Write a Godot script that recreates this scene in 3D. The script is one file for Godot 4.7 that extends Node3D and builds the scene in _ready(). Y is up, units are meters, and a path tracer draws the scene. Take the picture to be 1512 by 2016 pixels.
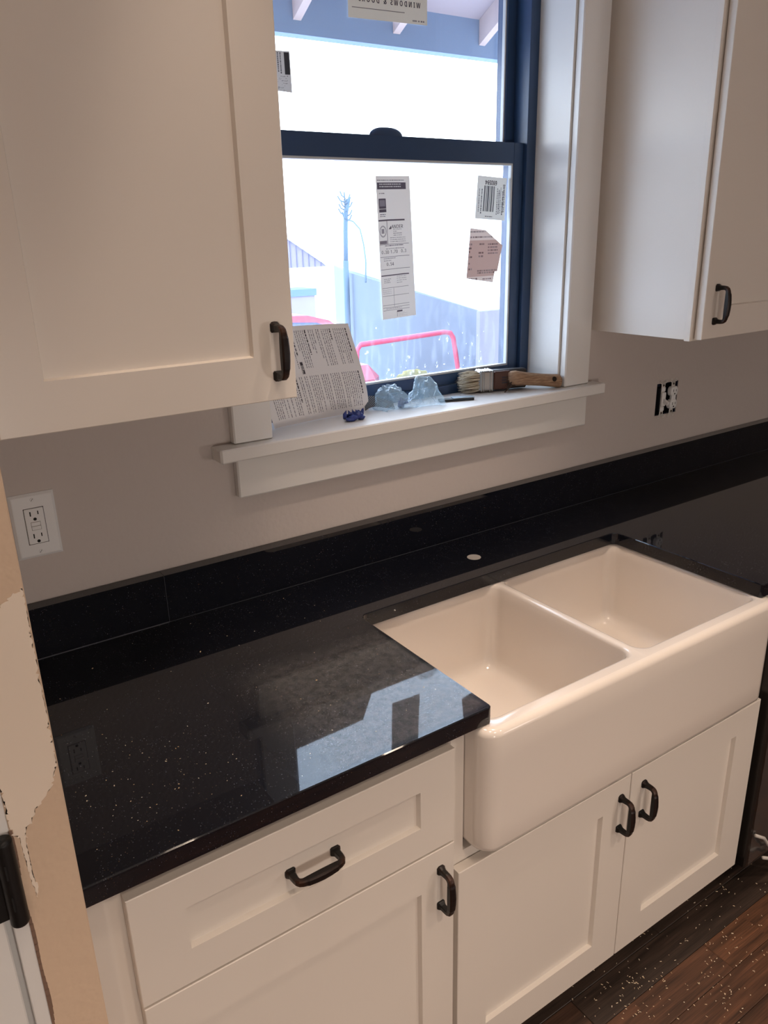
extends Node3D
# A kitchen sink corner under a double-hung window. Metres, y up; the window wall's room face is z = 0, the room lies towards +z.

const YC := 0.9144     # counter top
const YB := 0.8828     # counter underside
const H := 2.74        # ceiling
var rng := RandomNumberGenerator.new()
var used := {}
var M := {}

# ------------------------------------------------------------------ nodes
func numbered(n: String) -> String:
	if not used.has(n):
		used[n] = 0
		return n
	used[n] += 1
	return "%s_%03d" % [n, used[n]]

func tag(o: Node, label: String, category: String, group := "", kind := "") -> void:
	if label: o.set_meta("label", label)
	if category: o.set_meta("category", category)
	if group: o.set_meta("group", group)
	if kind: o.set_meta("kind", kind)

func thing(called: String, label: String, category: String, at := Vector3.ZERO, group := "", kind := "") -> Node3D:
	var o := Node3D.new()
	o.name = numbered(called)
	o.position = at
	add_child(o)
	tag(o, label, category, group, kind)
	return o

# commits a SurfaceTool in scene coordinates as one mesh under a thing (or a part of a thing)
func part(parent: Node3D, called: String, st: SurfaceTool, mat: Material) -> MeshInstance3D:
	return place(parent, called, mesh_of(st), mat, -origin_of(parent))

func origin_of(n: Node3D) -> Vector3:
	var p := Vector3.ZERO
	var k: Node = n
	while k != self and k is Node3D:
		p += (k as Node3D).position
		k = k.get_parent()
	return p

func place(parent: Node3D, called: String, mesh: Mesh, mat: Material, at := Vector3.ZERO) -> MeshInstance3D:
	var mi := MeshInstance3D.new()
	mi.mesh = mesh
	mi.name = called
	mi.material_override = null
	for k in mesh.get_surface_count():
		mi.set_surface_override_material(k, mat)
	mi.position = at
	var n := 0
	while parent.has_node(NodePath(mi.name)):
		n += 1
		mi.name = "%s_%03d" % [called, n]
	parent.add_child(mi, true)
	return mi

func solo(called: String, st: SurfaceTool, mat: Material, label: String, category: String, group := "", kind := "") -> MeshInstance3D:
	var mi := MeshInstance3D.new()
	mi.mesh = mesh_of(st)
	mi.set_surface_override_material(0, mat)
	mi.name = numbered(called)
	add_child(mi)
	tag(mi, label, category, group, kind)
	return mi

# ------------------------------------------------------------------ shapes
func tool_(smooth := false) -> SurfaceTool:
	var st := SurfaceTool.new()
	st.begin(Mesh.PRIMITIVE_TRIANGLES)
	st.set_smooth_group(0 if smooth else -1)
	return st

func mesh_of(st: SurfaceTool) -> ArrayMesh:
	st.generate_normals()
	return st.commit()

func tri(st: SurfaceTool, a: Vector3, b: Vector3, c: Vector3, out: Vector3) -> void:
	if (c - a).cross(b - a).dot(out) < 0.0:
		var t := b
		b = c
		c = t
	st.add_vertex(a); st.add_vertex(b); st.add_vertex(c)

func quad(st: SurfaceTool, a: Vector3, b: Vector3, c: Vector3, d: Vector3, out: Vector3) -> void:
	tri(st, a, b, c, out)
	tri(st, a, c, d, out)

func uvquad(st: SurfaceTool, a: Vector3, b: Vector3, c: Vector3, d: Vector3) -> void:
	# a top left, b top right, c bottom right, d bottom left as seen from the front
	var p := [a, b, c, a, c, d]
	var t := [Vector2(0, 0), Vector2(1, 0), Vector2(1, 1), Vector2(0, 0), Vector2(1, 1), Vector2(0, 1)]
	for i in 6:
		st.set_uv(t[i])
		st.add_vertex(p[i])

# box with chamfered edges
func box(st: SurfaceTool, a: Vector3, b: Vector3, ch := 0.0, tf := Transform3D()) -> void:
	var lo := a.min(b)
	var hi := a.max(b)
	var mid := (lo + hi) * 0.5
	var s := (hi - lo) * 0.5
	var c := minf(ch, minf(s.x, minf(s.y, s.z)) * 0.9)
	var P := func(ax: int, sg: int, u: float, v: float) -> Vector3:
		var q := Vector3.ZERO
		q[ax] = sg * s[ax]
		var i := (ax + 1) % 3
		var j := (ax + 2) % 3
		q[i] = u * (s[i] - c)
		q[j] = v * (s[j] - c)
		return q
	var put := func(pts: Array) -> void:
		var m := Vector3.ZERO
		for p in pts: m += p
		for k in range(1, pts.size() - 1):
			tri(st, tf * (mid + pts[0]), tf * (mid + pts[k]), tf * (mid + pts[k + 1]), tf.basis * m)
	for ax in 3:
		for sg in [-1, 1]:
			put.call([P.call(ax, sg, -1, -1), P.call(ax, sg, 1, -1), P.call(ax, sg, 1, 1), P.call(ax, sg, -1, 1)])
	if c > 0.0:
		for ax in 3:
			var i := (ax + 1) % 3
			for sg in [-1, 1]:
				for sh in [-1, 1]:
					# edge between face ax and face i, runs along j = ax + 2
					put.call([P.call(ax, sg, sh, -1), P.call(ax, sg, sh, 1), P.call(i, sh, 1, sg), P.call(i, sh, -1, sg)])
		for sx in [-1, 1]:
			for sy in [-1, 1]:
				for sz in [-1, 1]:
					put.call([P.call(0, sx, sy, sz), P.call(1, sy, sz, sx), P.call(2, sz, sx, sy)])

func bx(x0: float, x1: float, y0: float, y1: float, z0: float, z1: float, ch := 0.0) -> SurfaceTool:
	var st := tool_()
	box(st, Vector3(x0, y0, z0), Vector3(x1, y1, z1), ch)
	return st

# closed rings joined in order; out > 0 keeps the winding, < 0 turns it
func loft(st: SurfaceTool, rings: Array, flip := false, cap0 := false, cap1 := false, cols := []) -> void:
	for k in rings.size() - 1:
		var a: PackedVector3Array = rings[k]
		var b: PackedVector3Array = rings[k + 1]
		var n := a.size()
		for i in n:
			var j := (i + 1) % n
			var q := [a[i], b[i], b[j], a[i], b[j], a[j]]
			var cc := []
			if cols.size(): cc = [cols[k][i], cols[k + 1][i], cols[k + 1][j], cols[k][i], cols[k + 1][j], cols[k][j]]
			var order := [0, 2, 1, 3, 5, 4] if flip else [0, 1, 2, 3, 4, 5]
			for o in order:
				if cc.size(): st.set_color(cc[o])
				st.add_vertex(q[o])
	for e in 2:
		if (cap0 if e == 0 else cap1):
			var r: PackedVector3Array = rings[0] if e == 0 else rings[-1]
			var m := Vector3.ZERO
			for p in r: m += p
			m /= r.size()
			for i in r.size():
				var j := (i + 1) % r.size()
				var up := (e == 0) != flip
				var t := [m, r[i], r[j]] if up else [m, r[j], r[i]]
				for p in t:
					if cols.size(): st.set_color(cols[0 if e == 0 else -1][i])
					st.add_vertex(p)

# ring about an axis direction
func circle(c: Vector3, u: Vector3, v: Vector3, ru: float, rv: float, n := 16) -> PackedVector3Array:
	var r := PackedVector3Array()
	for i in n:
		var a := TAU * i / n
		r.append(c + u * cos(a) * ru + v * sin(a) * rv)
	return r

func cyl(st: SurfaceTool, a: Vector3, b: Vector3, r0: float, r1: float, n := 16, bev := 0.0) -> void:
	var d := (b - a).normalized()
	var u := d.cross(Vector3.UP if absf(d.y) < 0.9 else Vector3.RIGHT).normalized()
	var v := d.cross(u)
	var rings := [circle(a, u, v, r0 - bev, r0 - bev, n), circle(a + d * bev, u, v, r0, r0, n), circle(b - d * bev, u, v, r1, r1, n), circle(b, u, v, r1 - bev, r1 - bev, n)]
	if bev <= 0.0: rings = [rings[0], rings[3]]
	loft(st, rings, false, true, true)

# tube through points
func tube(st: SurfaceTool, pts: Array, r: float, n := 10) -> void:
	var rings := []
	var u := Vector3.ZERO
	for i in pts.size():
		var d: Vector3 = (pts[mini(i + 1, pts.size() - 1)] - pts[maxi(i - 1, 0)]).normalized()
		if u == Vector3.ZERO: u = d.cross(Vector3.UP if absf(d.y) < 0.9 else Vector3.RIGHT).normalized()
		u = (u - d * u.dot(d)).normalized()
		rings.append(circle(pts[i], u, d.cross(u), r, r, n))
	loft(st, rings, false, true, true)

# outline (x, z) as a slab from y0 to y1, its upper and lower edges eased by e
func slab(st: SurfaceTool, poly: PackedVector2Array, y0: float, y1: float, e: float) -> void:
	var area := 0.0
	for i in poly.size():
		area += poly[i].cross(poly[(i + 1) % poly.size()])
	if area < 0: poly.reverse()
	var inset := PackedVector2Array()
	var n := poly.size()
	for i in n:
		var d0 := (poly[i] - poly[(i + n - 1) % n]).normalized()
		var d1 := (poly[(i + 1) % n] - poly[i]).normalized()
		var m := (d0.orthogonal() + d1.orthogonal()).normalized()
		var k := -e / maxf(0.3, m.dot(d1.orthogonal()))
		inset.append(poly[i] + m * k)
	if (inset[0] - poly[0]).dot(poly[0] - poly[1]) > 10.0: pass
	var lv := [[inset, y0], [poly, y0 + e], [poly, y1 - e], [inset, y1]]
	var rings := []
	for l in lv:
		var r := PackedVector3Array()
		for p in l[0]: r.append(Vector3(p.x, l[1], p.y))
		rings.append(r)
	loft(st, rings, true)
	var t := Geometry2D.triangulate_polygon(inset)
	for i in range(0, t.size(), 3):
		for s in [[y1, Vector3.UP], [y0, Vector3.DOWN]]:
			var q := []
			for j in 3: q.append(Vector3(inset[t[i + j]].x, s[0], inset[t[i + j]].y))
			tri(st, q[0], q[1], q[2], s[1])

# flat outline in the x-y plane with a little thickness towards +z
func plate(st: SurfaceTool, poly: PackedVector2Array, z0: float, z1: float) -> void:
	var t := Geometry2D.triangulate_polygon(poly)
	for i in range(0, t.size(), 3):
		for s in [[z1, Vector3.BACK], [z0, Vector3.FORWARD]]:
			var q := []
			for j in 3: q.append(Vector3(poly[t[i + j]].x, poly[t[i + j]].y, s[0]))
			tri(st, q[0], q[1], q[2], s[1])
	var area := 0.0
	for i in poly.size():
		area += poly[i].cross(poly[(i + 1) % poly.size()])
	for i in poly.size():
		var a := poly[i]
		var b := poly[(i + 1) % poly.size()]
		var o := (b - a).orthogonal() * signf(area) * 1.0
		quad(st, Vector3(a.x, a.y, z0), Vector3(b.x, b.y, z0), Vector3(b.x, b.y, z1), Vector3(a.x, a.y, z1), Vector3(o.x, o.y, 0))

func rrect(x0: float, x1: float, z0: float, z1: float, rad: Array, y: float, seg := 7) -> PackedVector3Array:
	# corners in order (x1,z1) (x0,z1) (x0,z0) (x1,z0)
	var r := PackedVector3Array()
	var cs := [[x1, z1, 0.0], [x0, z1, PI / 2], [x0, z0, PI], [x1, z0, PI * 1.5]]
	for k in 4:
		var q: float = rad[k]
		var sx := -1.0 if k == 0 or k == 3 else 1.0
		var sz := -1.0 if k < 2 else 1.0
		for i in seg + 1:
			var a: float = cs[k][2] + PI / 2 * i / seg
			r.append(Vector3(cs[k][0] + sx * q + cos(a) * q, y, cs[k][1] + sz * q + sin(a) * q))
	return r

# ------------------------------------------------------------------ materials
func mat(c: Color, rough := 0.6, metal := 0.0, spec := 0.5) -> StandardMaterial3D:
	var m := StandardMaterial3D.new()
	m.albedo_color = c
	m.roughness = rough
	m.metallic = metal
	m.metallic_specular = spec
	return m

func tex(im: Image) -> ImageTexture:
	return ImageTexture.create_from_image(im)

func noise(freq: float, seed_: int, oct := 4) -> FastNoiseLite:
	var n := FastNoiseLite.new()
	n.seed = seed_
	n.frequency = freq
	n.fractal_octaves = oct
	return n

func granite_image() -> Image:
	var im := Image.create(1024, 1024, false, Image.FORMAT_RGB8)
	im.fill(Color8(10, 13, 22))
	var n := noise(0.012, 5, 3)
	for i in 30000:
		var x := rng.randi() % 1024
		var y := rng.randi() % 1024
		if n.get_noise_2d(x, y) + rng.randf_range(-0.35, 0.35) < -0.05: continue
		var k := rng.randf()
		var g := rng.randi_range(26, 66)
		var c := Color8(g, g, g + 8)
		if k > 0.975: c = Color8(205, 205, 215)
		elif k > 0.90: c = Color8(140, 142, 156)
		elif k > 0.84: c = Color8(130, 92, 52)
		im.set_pixel(x, y, c)
	for i in 150:
		var x := rng.randi() % 1022
		var y := rng.randi() % 1022
		im.fill_rect(Rect2i(x, y, 1 + rng.randi() % 2, 1), [Color8(190, 130, 62), Color8(170, 160, 146), Color8(120, 90, 60)][rng.randi() % 3])
	return im

func wood_image(base: Color, dark: Color, seed_: int) -> Image:
	var im := Image.create(512, 512, false, Image.FORMAT_RGB8)
	var a := noise(0.006, seed_, 4)
	var b := noise(0.02, seed_ + 1, 3)
	for y in 512:
		for x in 512:
			var v := 0.5 + 0.5 * a.get_noise_2d(x * 1.0, y * 9.0) + 0.4 * b.get_noise_2d(x * 0.7, y * 22.0)
			im.set_pixel(x, y, dark.lerp(base, clampf(v, 0.0, 1.0)))
	return im

# rows of printed words; vertical = lines run downwards
func words(im: Image, r: Rect2i, pitch: int, thick: int, ink: Color, fill := 0.92, big := 1) -> void:
	var y := r.position.y
	while y + thick <= r.end.y:
		var x := r.position.x
		var stop := r.position.x + int(r.size.x * (fill if rng.randf() > 0.22 else rng.randf_range(0.35, 0.8)))
		while x < stop:
			var w := mini(rng.randi_range(4, 15) * big, stop - x)
			im.fill_rect(Rect2i(x, y, w, thick), ink.lerp(Color(1, 1, 1), rng.randf_range(0.0, 0.35)))
			x += w + rng.randi_range(2, 4) * big
		y += pitch

func make_materials() -> void:
	M.cab = mat(Color(0.88, 0.85, 0.815), 0.32)
	M.trim = mat(Color(0.89, 0.885, 0.875), 0.3)
	M.wall = mat(Color(0.79, 0.755, 0.735), 0.75)
	M.tan = mat(Color(0.84, 0.74, 0.64), 0.8)
	M.mud = mat(Color(0.93, 0.87, 0.80), 0.9)
	M.ceil = mat(Color(0.9, 0.89, 0.87), 0.9)
	var nt := NoiseTexture2D.new()
	nt.noise = noise(0.08, 3, 3)
	nt.width = 256
	nt.height = 256
	nt.seamless = true
	for m in [M.wall, M.tan]:
		m.heightmap_enabled = true
		m.heightmap_texture = nt
		m.heightmap_scale = 0.06
		m.uv1_triplanar = true
		m.uv1_world_triplanar = true
		m.uv1_scale = Vector3.ONE * 3.0
	var g := mat(Color(1, 1, 1), 0.35, 0.0, 0.15)
	g.albedo_texture = tex(granite_image())
	g.uv1_triplanar = true
	g.uv1_world_triplanar = true
	g.uv1_scale = Vector3.ONE * 1.3
	g.clearcoat_enabled = true
	g.clearcoat = 1.0
	g.clearcoat_roughness = 0.03
	M.granite = g
	M.porcelain = mat(Color(0.905, 0.87, 0.835), 0.12)
	M.porcelain.clearcoat_enabled = true
	M.porcelain.clearcoat_roughness = 0.05
	M.frame = mat(Color(0.175, 0.27, 0.405), 0.33)
	M.bead = mat(Color(0.80, 0.82, 0.83), 0.35)
	M.bronze = mat(Color(1, 1, 1), 0.38, 0.35)
	M.bronze.vertex_color_use_as_albedo = true
	M.black = mat(Color(0.03, 0.03, 0.035), 0.4)
	M.hinge = mat(Color(0.055, 0.055, 0.06), 0.45, 0.2)
	M.plate = mat(Color(0.92, 0.925, 0.93), 0.25)
	M.dark = mat(Color(0.02, 0.02, 0.025), 0.8)
	M.boxdark = mat(Color(0.05, 0.06, 0.1), 0.8)
	M.paper = mat(Color(0.86, 0.85, 0.83), 0.8)
	M.glass = mat(Color(1, 1, 1, 0.04), 0.0)
	M.glass.transparency = BaseMaterial3D.TRANSPARENCY_ALPHA
	M.ink = mat(Color(0.18, 0.17, 0.2), 0.8)

# ------------------------------------------------------------------ fittings
var handle_mesh: ArrayMesh

func make_handle() -> void:
	# bar along x, standing out along +z from the plane z = 0, 76.5 mm between the feet
	var h := 0.03825
	# [along, out, turn of the section (0 = rises from the door, 1 = runs along the bar), width across, thickness, wear]
	var half := [[-h, 0.0, 0.0, 0.0155, 0.0165, 0.0], [-h, 0.0025, 0.0, 0.0155, 0.0165, 0.05], [-h, 0.004, 0.0, 0.0135, 0.0145, 0.1], [-h, 0.008, 0.0, 0.0108, 0.0105, 0.0], [-h - 0.0002, 0.018, 0.0, 0.0104, 0.0092, 0.0],
		[-h + 0.0004, 0.0225, 0.25, 0.0106, 0.0088, 0.5], [-h + 0.0026, 0.0262, 0.55, 0.0108, 0.0086, 1.0], [-h + 0.0064, 0.0284, 0.85, 0.011, 0.0084, 0.6], [-h + 0.011, 0.0292, 0.97, 0.0116, 0.0092, 0.1],
		[-h * 0.62, 0.0301, 1.0, 0.0126, 0.0108, 0.05], [-h * 0.3, 0.0308, 1.0, 0.0134, 0.0122, 0.05], [0.0, 0.0311, 1.0, 0.0138, 0.0128, 0.05]]
	var st_ := half.duplicate()
	for i in range(half.size() - 2, -1, -1):
		var q: Array = half[i].duplicate()
		q[0] = -q[0]
		q[2] = 2.0 - q[2]
		st_.append(q)
	var rings := []
	var cols := []
	var dark := Color(0.006, 0.0058, 0.007)
	var cop := Color(0.11, 0.045, 0.022)
	for s in st_:
		var a: float = s[2] * PI / 2
		var nrm := Vector3(-cos(a), 0, sin(a))    # the outer side of the bar
		var w: float = s[3] * 0.5
		var t: float = s[4] * 0.5
		var c := Vector3(s[0], 0, s[1])
		var r := PackedVector3Array()
		var k := PackedColorArray()
		for q in [[1, 0.62, 0], [0.74, 0.86, 1], [0.6, 1, 0.35], [0.0, 1.06, 0], [-0.6, 1, 0.35], [-0.74, 0.86, 1], [-1, 0.62, 0], [-1, -0.7, 0], [-0.75, -1, 0], [0.75, -1, 0], [1, -0.7, 0]]:
			r.append(c + Vector3.UP * w * q[0] + nrm * t * q[1])
			k.append(dark.lerp(cop, clampf(q[2] * 0.16 + s[5] * 0.38 * (1.0 if q[1] > 0 else 0.2), 0, 1)))
		rings.append(r)
		cols.append(k)
	var st := tool_(false)
	loft(st, rings, false, true, true, cols)
	handle_mesh = mesh_of(st)

func handle(parent: Node3D, at: Vector3, upright := true) -> void:
	var h := place(parent, "handle", handle_mesh, M.bronze, at - origin_of(parent))
	if upright: h.rotation.z = PI / 2
	h.set_meta("label", "dark bronze bar pull with coppery worn edges")

# shaker front: frame with a recessed flat panel; returns the frame, the panel is its child
func shaker(parent: Node3D, called: String, x0: float, x1: float, y0: float, y1: float, z0: float, z1: float, p: Array) -> MeshInstance3D:
	var st := tool_()
	var d := 0.0095
	var c := 0.0012
	var o := [Vector2(x0, y0), Vector2(x1, y0), Vector2(x1, y1), Vector2(x0, y1)]
	var oc := [Vector2(x0 + c, y0 + c), Vector2(x1 - c, y0 + c), Vector2(x1 - c, y1 - c), Vector2(x0 + c, y1 - c)]
	var i0 := [Vector2(p[0], p[2]), Vector2(p[1], p[2]), Vector2(p[1], p[3]), Vector2(p[0], p[3])]
	var e := 0.0022
	var i1 := [Vector2(p[0] + e, p[2] + e), Vector2(p[1] - e, p[2] + e), Vector2(p[1] - e, p[3] - e), Vector2(p[0] + e, p[3] - e)]
	var V := func(q: Vector2, z: float) -> Vector3: return Vector3(q.x, q.y, z)
	var mid := Vector2((x0 + x1) / 2, (y0 + y1) / 2)
	for k in 4:
		var j := (k + 1) % 4
		var m: Vector2 = (o[k] + o[j]) * 0.5 - mid
		m = m.normalized()
		# outward direction of that side
		var nn: Vector2 = [Vector2(0, -1), Vector2(1, 0), Vector2(0, 1), Vector2(-1, 0)][k]
		quad(st, V.call(o[k], z0), V.call(o[j], z0), V.call(o[j], z1 - c), V.call(o[k], z1 - c), Vector3(nn.x, nn.y, 0))
		quad(st, V.call(o[k], z1 - c), V.call(o[j], z1 - c), V.call(oc[j], z1), V.call(oc[k], z1), Vector3(nn.x, nn.y, 1))
		quad(st, V.call(oc[k], z1), V.call(oc[j], z1), V.call(i0[j], z1), V.call(i0[k], z1), Vector3.BACK)
		quad(st, V.call(i0[k], z1), V.call(i0[j], z1), V.call(i1[j], z1 - d), V.call(i1[k], z1 - d), Vector3(-nn.x, -nn.y, 0.2))
	quad(st, V.call(o[0], z0), V.call(o[1], z0), V.call(o[2], z0), V.call(o[3], z0), Vector3.FORWARD)
	var f := part(parent, called, st, M.cab)
	part(f, "panel", bx(p[0] - 0.004, p[1] + 0.004, p[2] - 0.004, p[3] + 0.004, z1 - d - 0.006, z1 - d), M.cab)
	return f

func text(parent: Node3D, s: String, at: Vector3, height: float, m: Material, bold := false, turn := Basis(), squeeze := 1.0, mono := false) -> void:
	var t := TextMesh.new()
	var f := SystemFont.new()
	f.font_names = PackedStringArray(["Droid Sans Mono" if mono else "Droid Sans"])
	if bold: f.font_weight = 700
	t.font = f
	t.text = s
	t.font_size = 32
	t.pixel_size = height / 23.0
	t.depth = 0.0003
	t.curve_step = 2.0
	var mi := place(parent, "lettering", t, m, at - origin_of(parent))
	mi.basis = turn * Basis.from_scale(Vector3(squeeze, 1, 1))

# ------------------------------------------------------------------ scene
func _ready() -> void:
	rng.seed = 7
	camera_and_light()
	make_materials()
	make_handle()
	room()
	window()
	outside()
	base_cabinets()
	sink()
	counter()
	wall_cabinets()
	electrics()
	dishwasher()
	stickers()
	on_the_sill()
	debris()

func camera_and_light() -> void:
	var cam := Camera3D.new()
	cam.name = "camera"
	cam.transform = Transform3D(Basis(Vector3(0.8265570, -0.0237488, 0.5623518), Vector3(0.2066417, 0.9421442, -0.2639386), Vector3(-0.5235483, 0.3343656, 0.7836433)), Vector3(-0.460352, 1.644234, 1.458616))
	cam.fov = rad_to_deg(2.0 * atan(1008.0 / 1542.06))
	cam.near = 0.02
	cam.far = 400.0
	add_child(cam)
	cam.current = true
	var we := WorldEnvironment.new()
	we.name = "environment"
	var e := Environment.new()
	e.background_mode = Environment.BG_SKY
	var sm := ProceduralSkyMaterial.new()
	sm.sky_top_color = Color(0.80, 0.89, 1.0)
	sm.sky_horizon_color = Color(0.92, 0.96, 1.0)
	sm.sky_curve = 0.25
	sm.ground_bottom_color = Color(0.75, 0.77, 0.8)
	sm.ground_horizon_color = Color(0.9, 0.92, 0.95)
	sm.sky_energy_multiplier = 1.0
	sm.ground_energy_multiplier = 1.0
	var sky := Sky.new()
	sky.sky_material = sm
	e.sky = sky
	e.background_energy_multiplier = 5.4
	e.tonemap_mode = Environment.TONE_MAPPER_LINEAR
	e.tonemap_exposure = 1.34
	e.sdfgi_enabled = true
	e.ssao_enabled = true
	e.ssil_enabled = true
	we.environment = e
	add_child(we)
	# ceiling lamps out of view, placed to light the sink, counter and cabinets; each is a glowing lens and a spot of the same colour just below it
	for p in [[0.62, 0.74, 1.8, 31.0, "above the sink"], [0.04, 0.48, 0.65, 17.0, "above the left counter"], [0.25, 2.3, 1.7, 50.0, "behind the camera, over the middle of the room"], [1.3, 2.2, 1.8, 50.0, "over the floor right of the camera"], [-1.2, 2.3, 1.6, 52.0, "near the left wall"], [-0.1, 1.3, 0.45, 46.0, "over the floor before the left cabinets"]]:
		downlight(p[0], p[1], p[2], p[3], p[4])
	added_globe_lamp(-0.3, 2.8, 0.54)  # two fill lamps added behind the camera to brighten the cabinet fronts
	added_globe_lamp(1.7, 2.9, 0.32)

func downlight(x: float, z: float, energy: float, cone: float, where: String) -> void:
	var c := Color(1.0, 0.9, 0.81)
	var o := thing("unseen_ceiling_lamp", "", "lamp", Vector3(x, H, z))
	var st := tool_(true)
	loft(st, [circle(Vector3(x, H - 0.001, z), Vector3.RIGHT, Vector3.BACK, 0.092, 0.092, 32), circle(Vector3(x, H - 0.006, z), Vector3.RIGHT, Vector3.BACK, 0.09, 0.09, 32), circle(Vector3(x, H - 0.006, z), Vector3.RIGHT, Vector3.BACK, 0.072, 0.072, 32), circle(Vector3(x, H - 0.002, z), Vector3.RIGHT, Vector3.BACK, 0.07, 0.07, 32)], true)
	part(o, "trim_ring", st, mat(Color(0.92, 0.92, 0.92), 0.5))
	var s2 := tool_()
	cyl(s2, Vector3(x, H - 0.004, z), Vector3(x, H - 0.001, z), 0.07, 0.07, 32)
	var em := mat(Color(1, 1, 1), 0.5)
	em.emission_enabled = true
	em.emission = c
	em.emission_energy_multiplier = 3.0
	part(o, "lens", s2, em)
	o.set_meta("label", "round recessed ceiling lamp of warm light, out of view, placed to light the sink and cabinets, %s" % where)
	o.set_meta("group", "unseen recessed lamps in the ceiling")
	var l := SpotLight3D.new()
	l.name = "lamp_light"
	l.light_color = c
	l.light_energy = energy
	l.spot_angle = cone
	l.spot_angle_attenuation = 0.5
	l.spot_range = 12.0
	l.spot_attenuation = 2.0
	l.light_size = 0.065
	l.shadow_enabled = true
	l.position = Vector3(0, -0.012, 0)
	l.rotation.x = -PI / 2
	o.add_child(l)

func added_globe_lamp(x: float, z: float, energy: float) -> void:
	var c := Color(1.0, 0.95, 0.91)
	var y := 0.98
	var o := thing("added_fill_lamp", "added fill lamp with a frosted globe behind the camera, the %s one" % ("left" if x < 0.5 else "right"), "fill lamp", Vector3(x, 0, z), "added globe fill lights")
	var st := tool_(true)
	var rings := []
	for i in range(0, 17):
		var t := PI * clampf(i / 16.0, 0.02, 0.98)
		rings.append(circle(Vector3(x, y + 0.16 * cos(t), z), Vector3.RIGHT, Vector3.BACK, 0.16 * sin(t), 0.16 * sin(t), 28))
	loft(st, rings, true, true, true)
	var em := mat(Color(1, 1, 1), 0.5)
	em.emission_enabled = true
	em.emission = c
	em.emission_energy_multiplier = 2.0
	part(o, "globe", st, em)
	var s2 := tool_(true)
	cyl(s2, Vector3(x, 0.0, z), Vector3(x, 0.025, z), 0.15, 0.14, 32, 0.004)
	part(o, "base", s2, mat(Color(0.1, 0.1, 0.1), 0.4, 0.5))
	var s3 := tool_(true)
	cyl(s3, Vector3(x, 0.02, z), Vector3(x, y - 0.15, z), 0.012, 0.012, 12)
	part(o, "pole", s3, mat(Color(0.1, 0.1, 0.1), 0.4, 0.5))
	var l := OmniLight3D.new()
	l.name = "lamp_light"
	l.light_color = c
	l.light_energy = energy
	l.omni_range = 12.0
	l.omni_attenuation = 2.0
	l.light_size = 0.14
	l.shadow_enabled = true
	l.position = Vector3(0, y, 0)
	o.add_child(l)

# ------------------------------------------------------------------ the room
const WX0 := 0.236     # window opening
const WX1 := 1.076
const WY0 := 1.2237
const WY1 := 2.40

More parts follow.
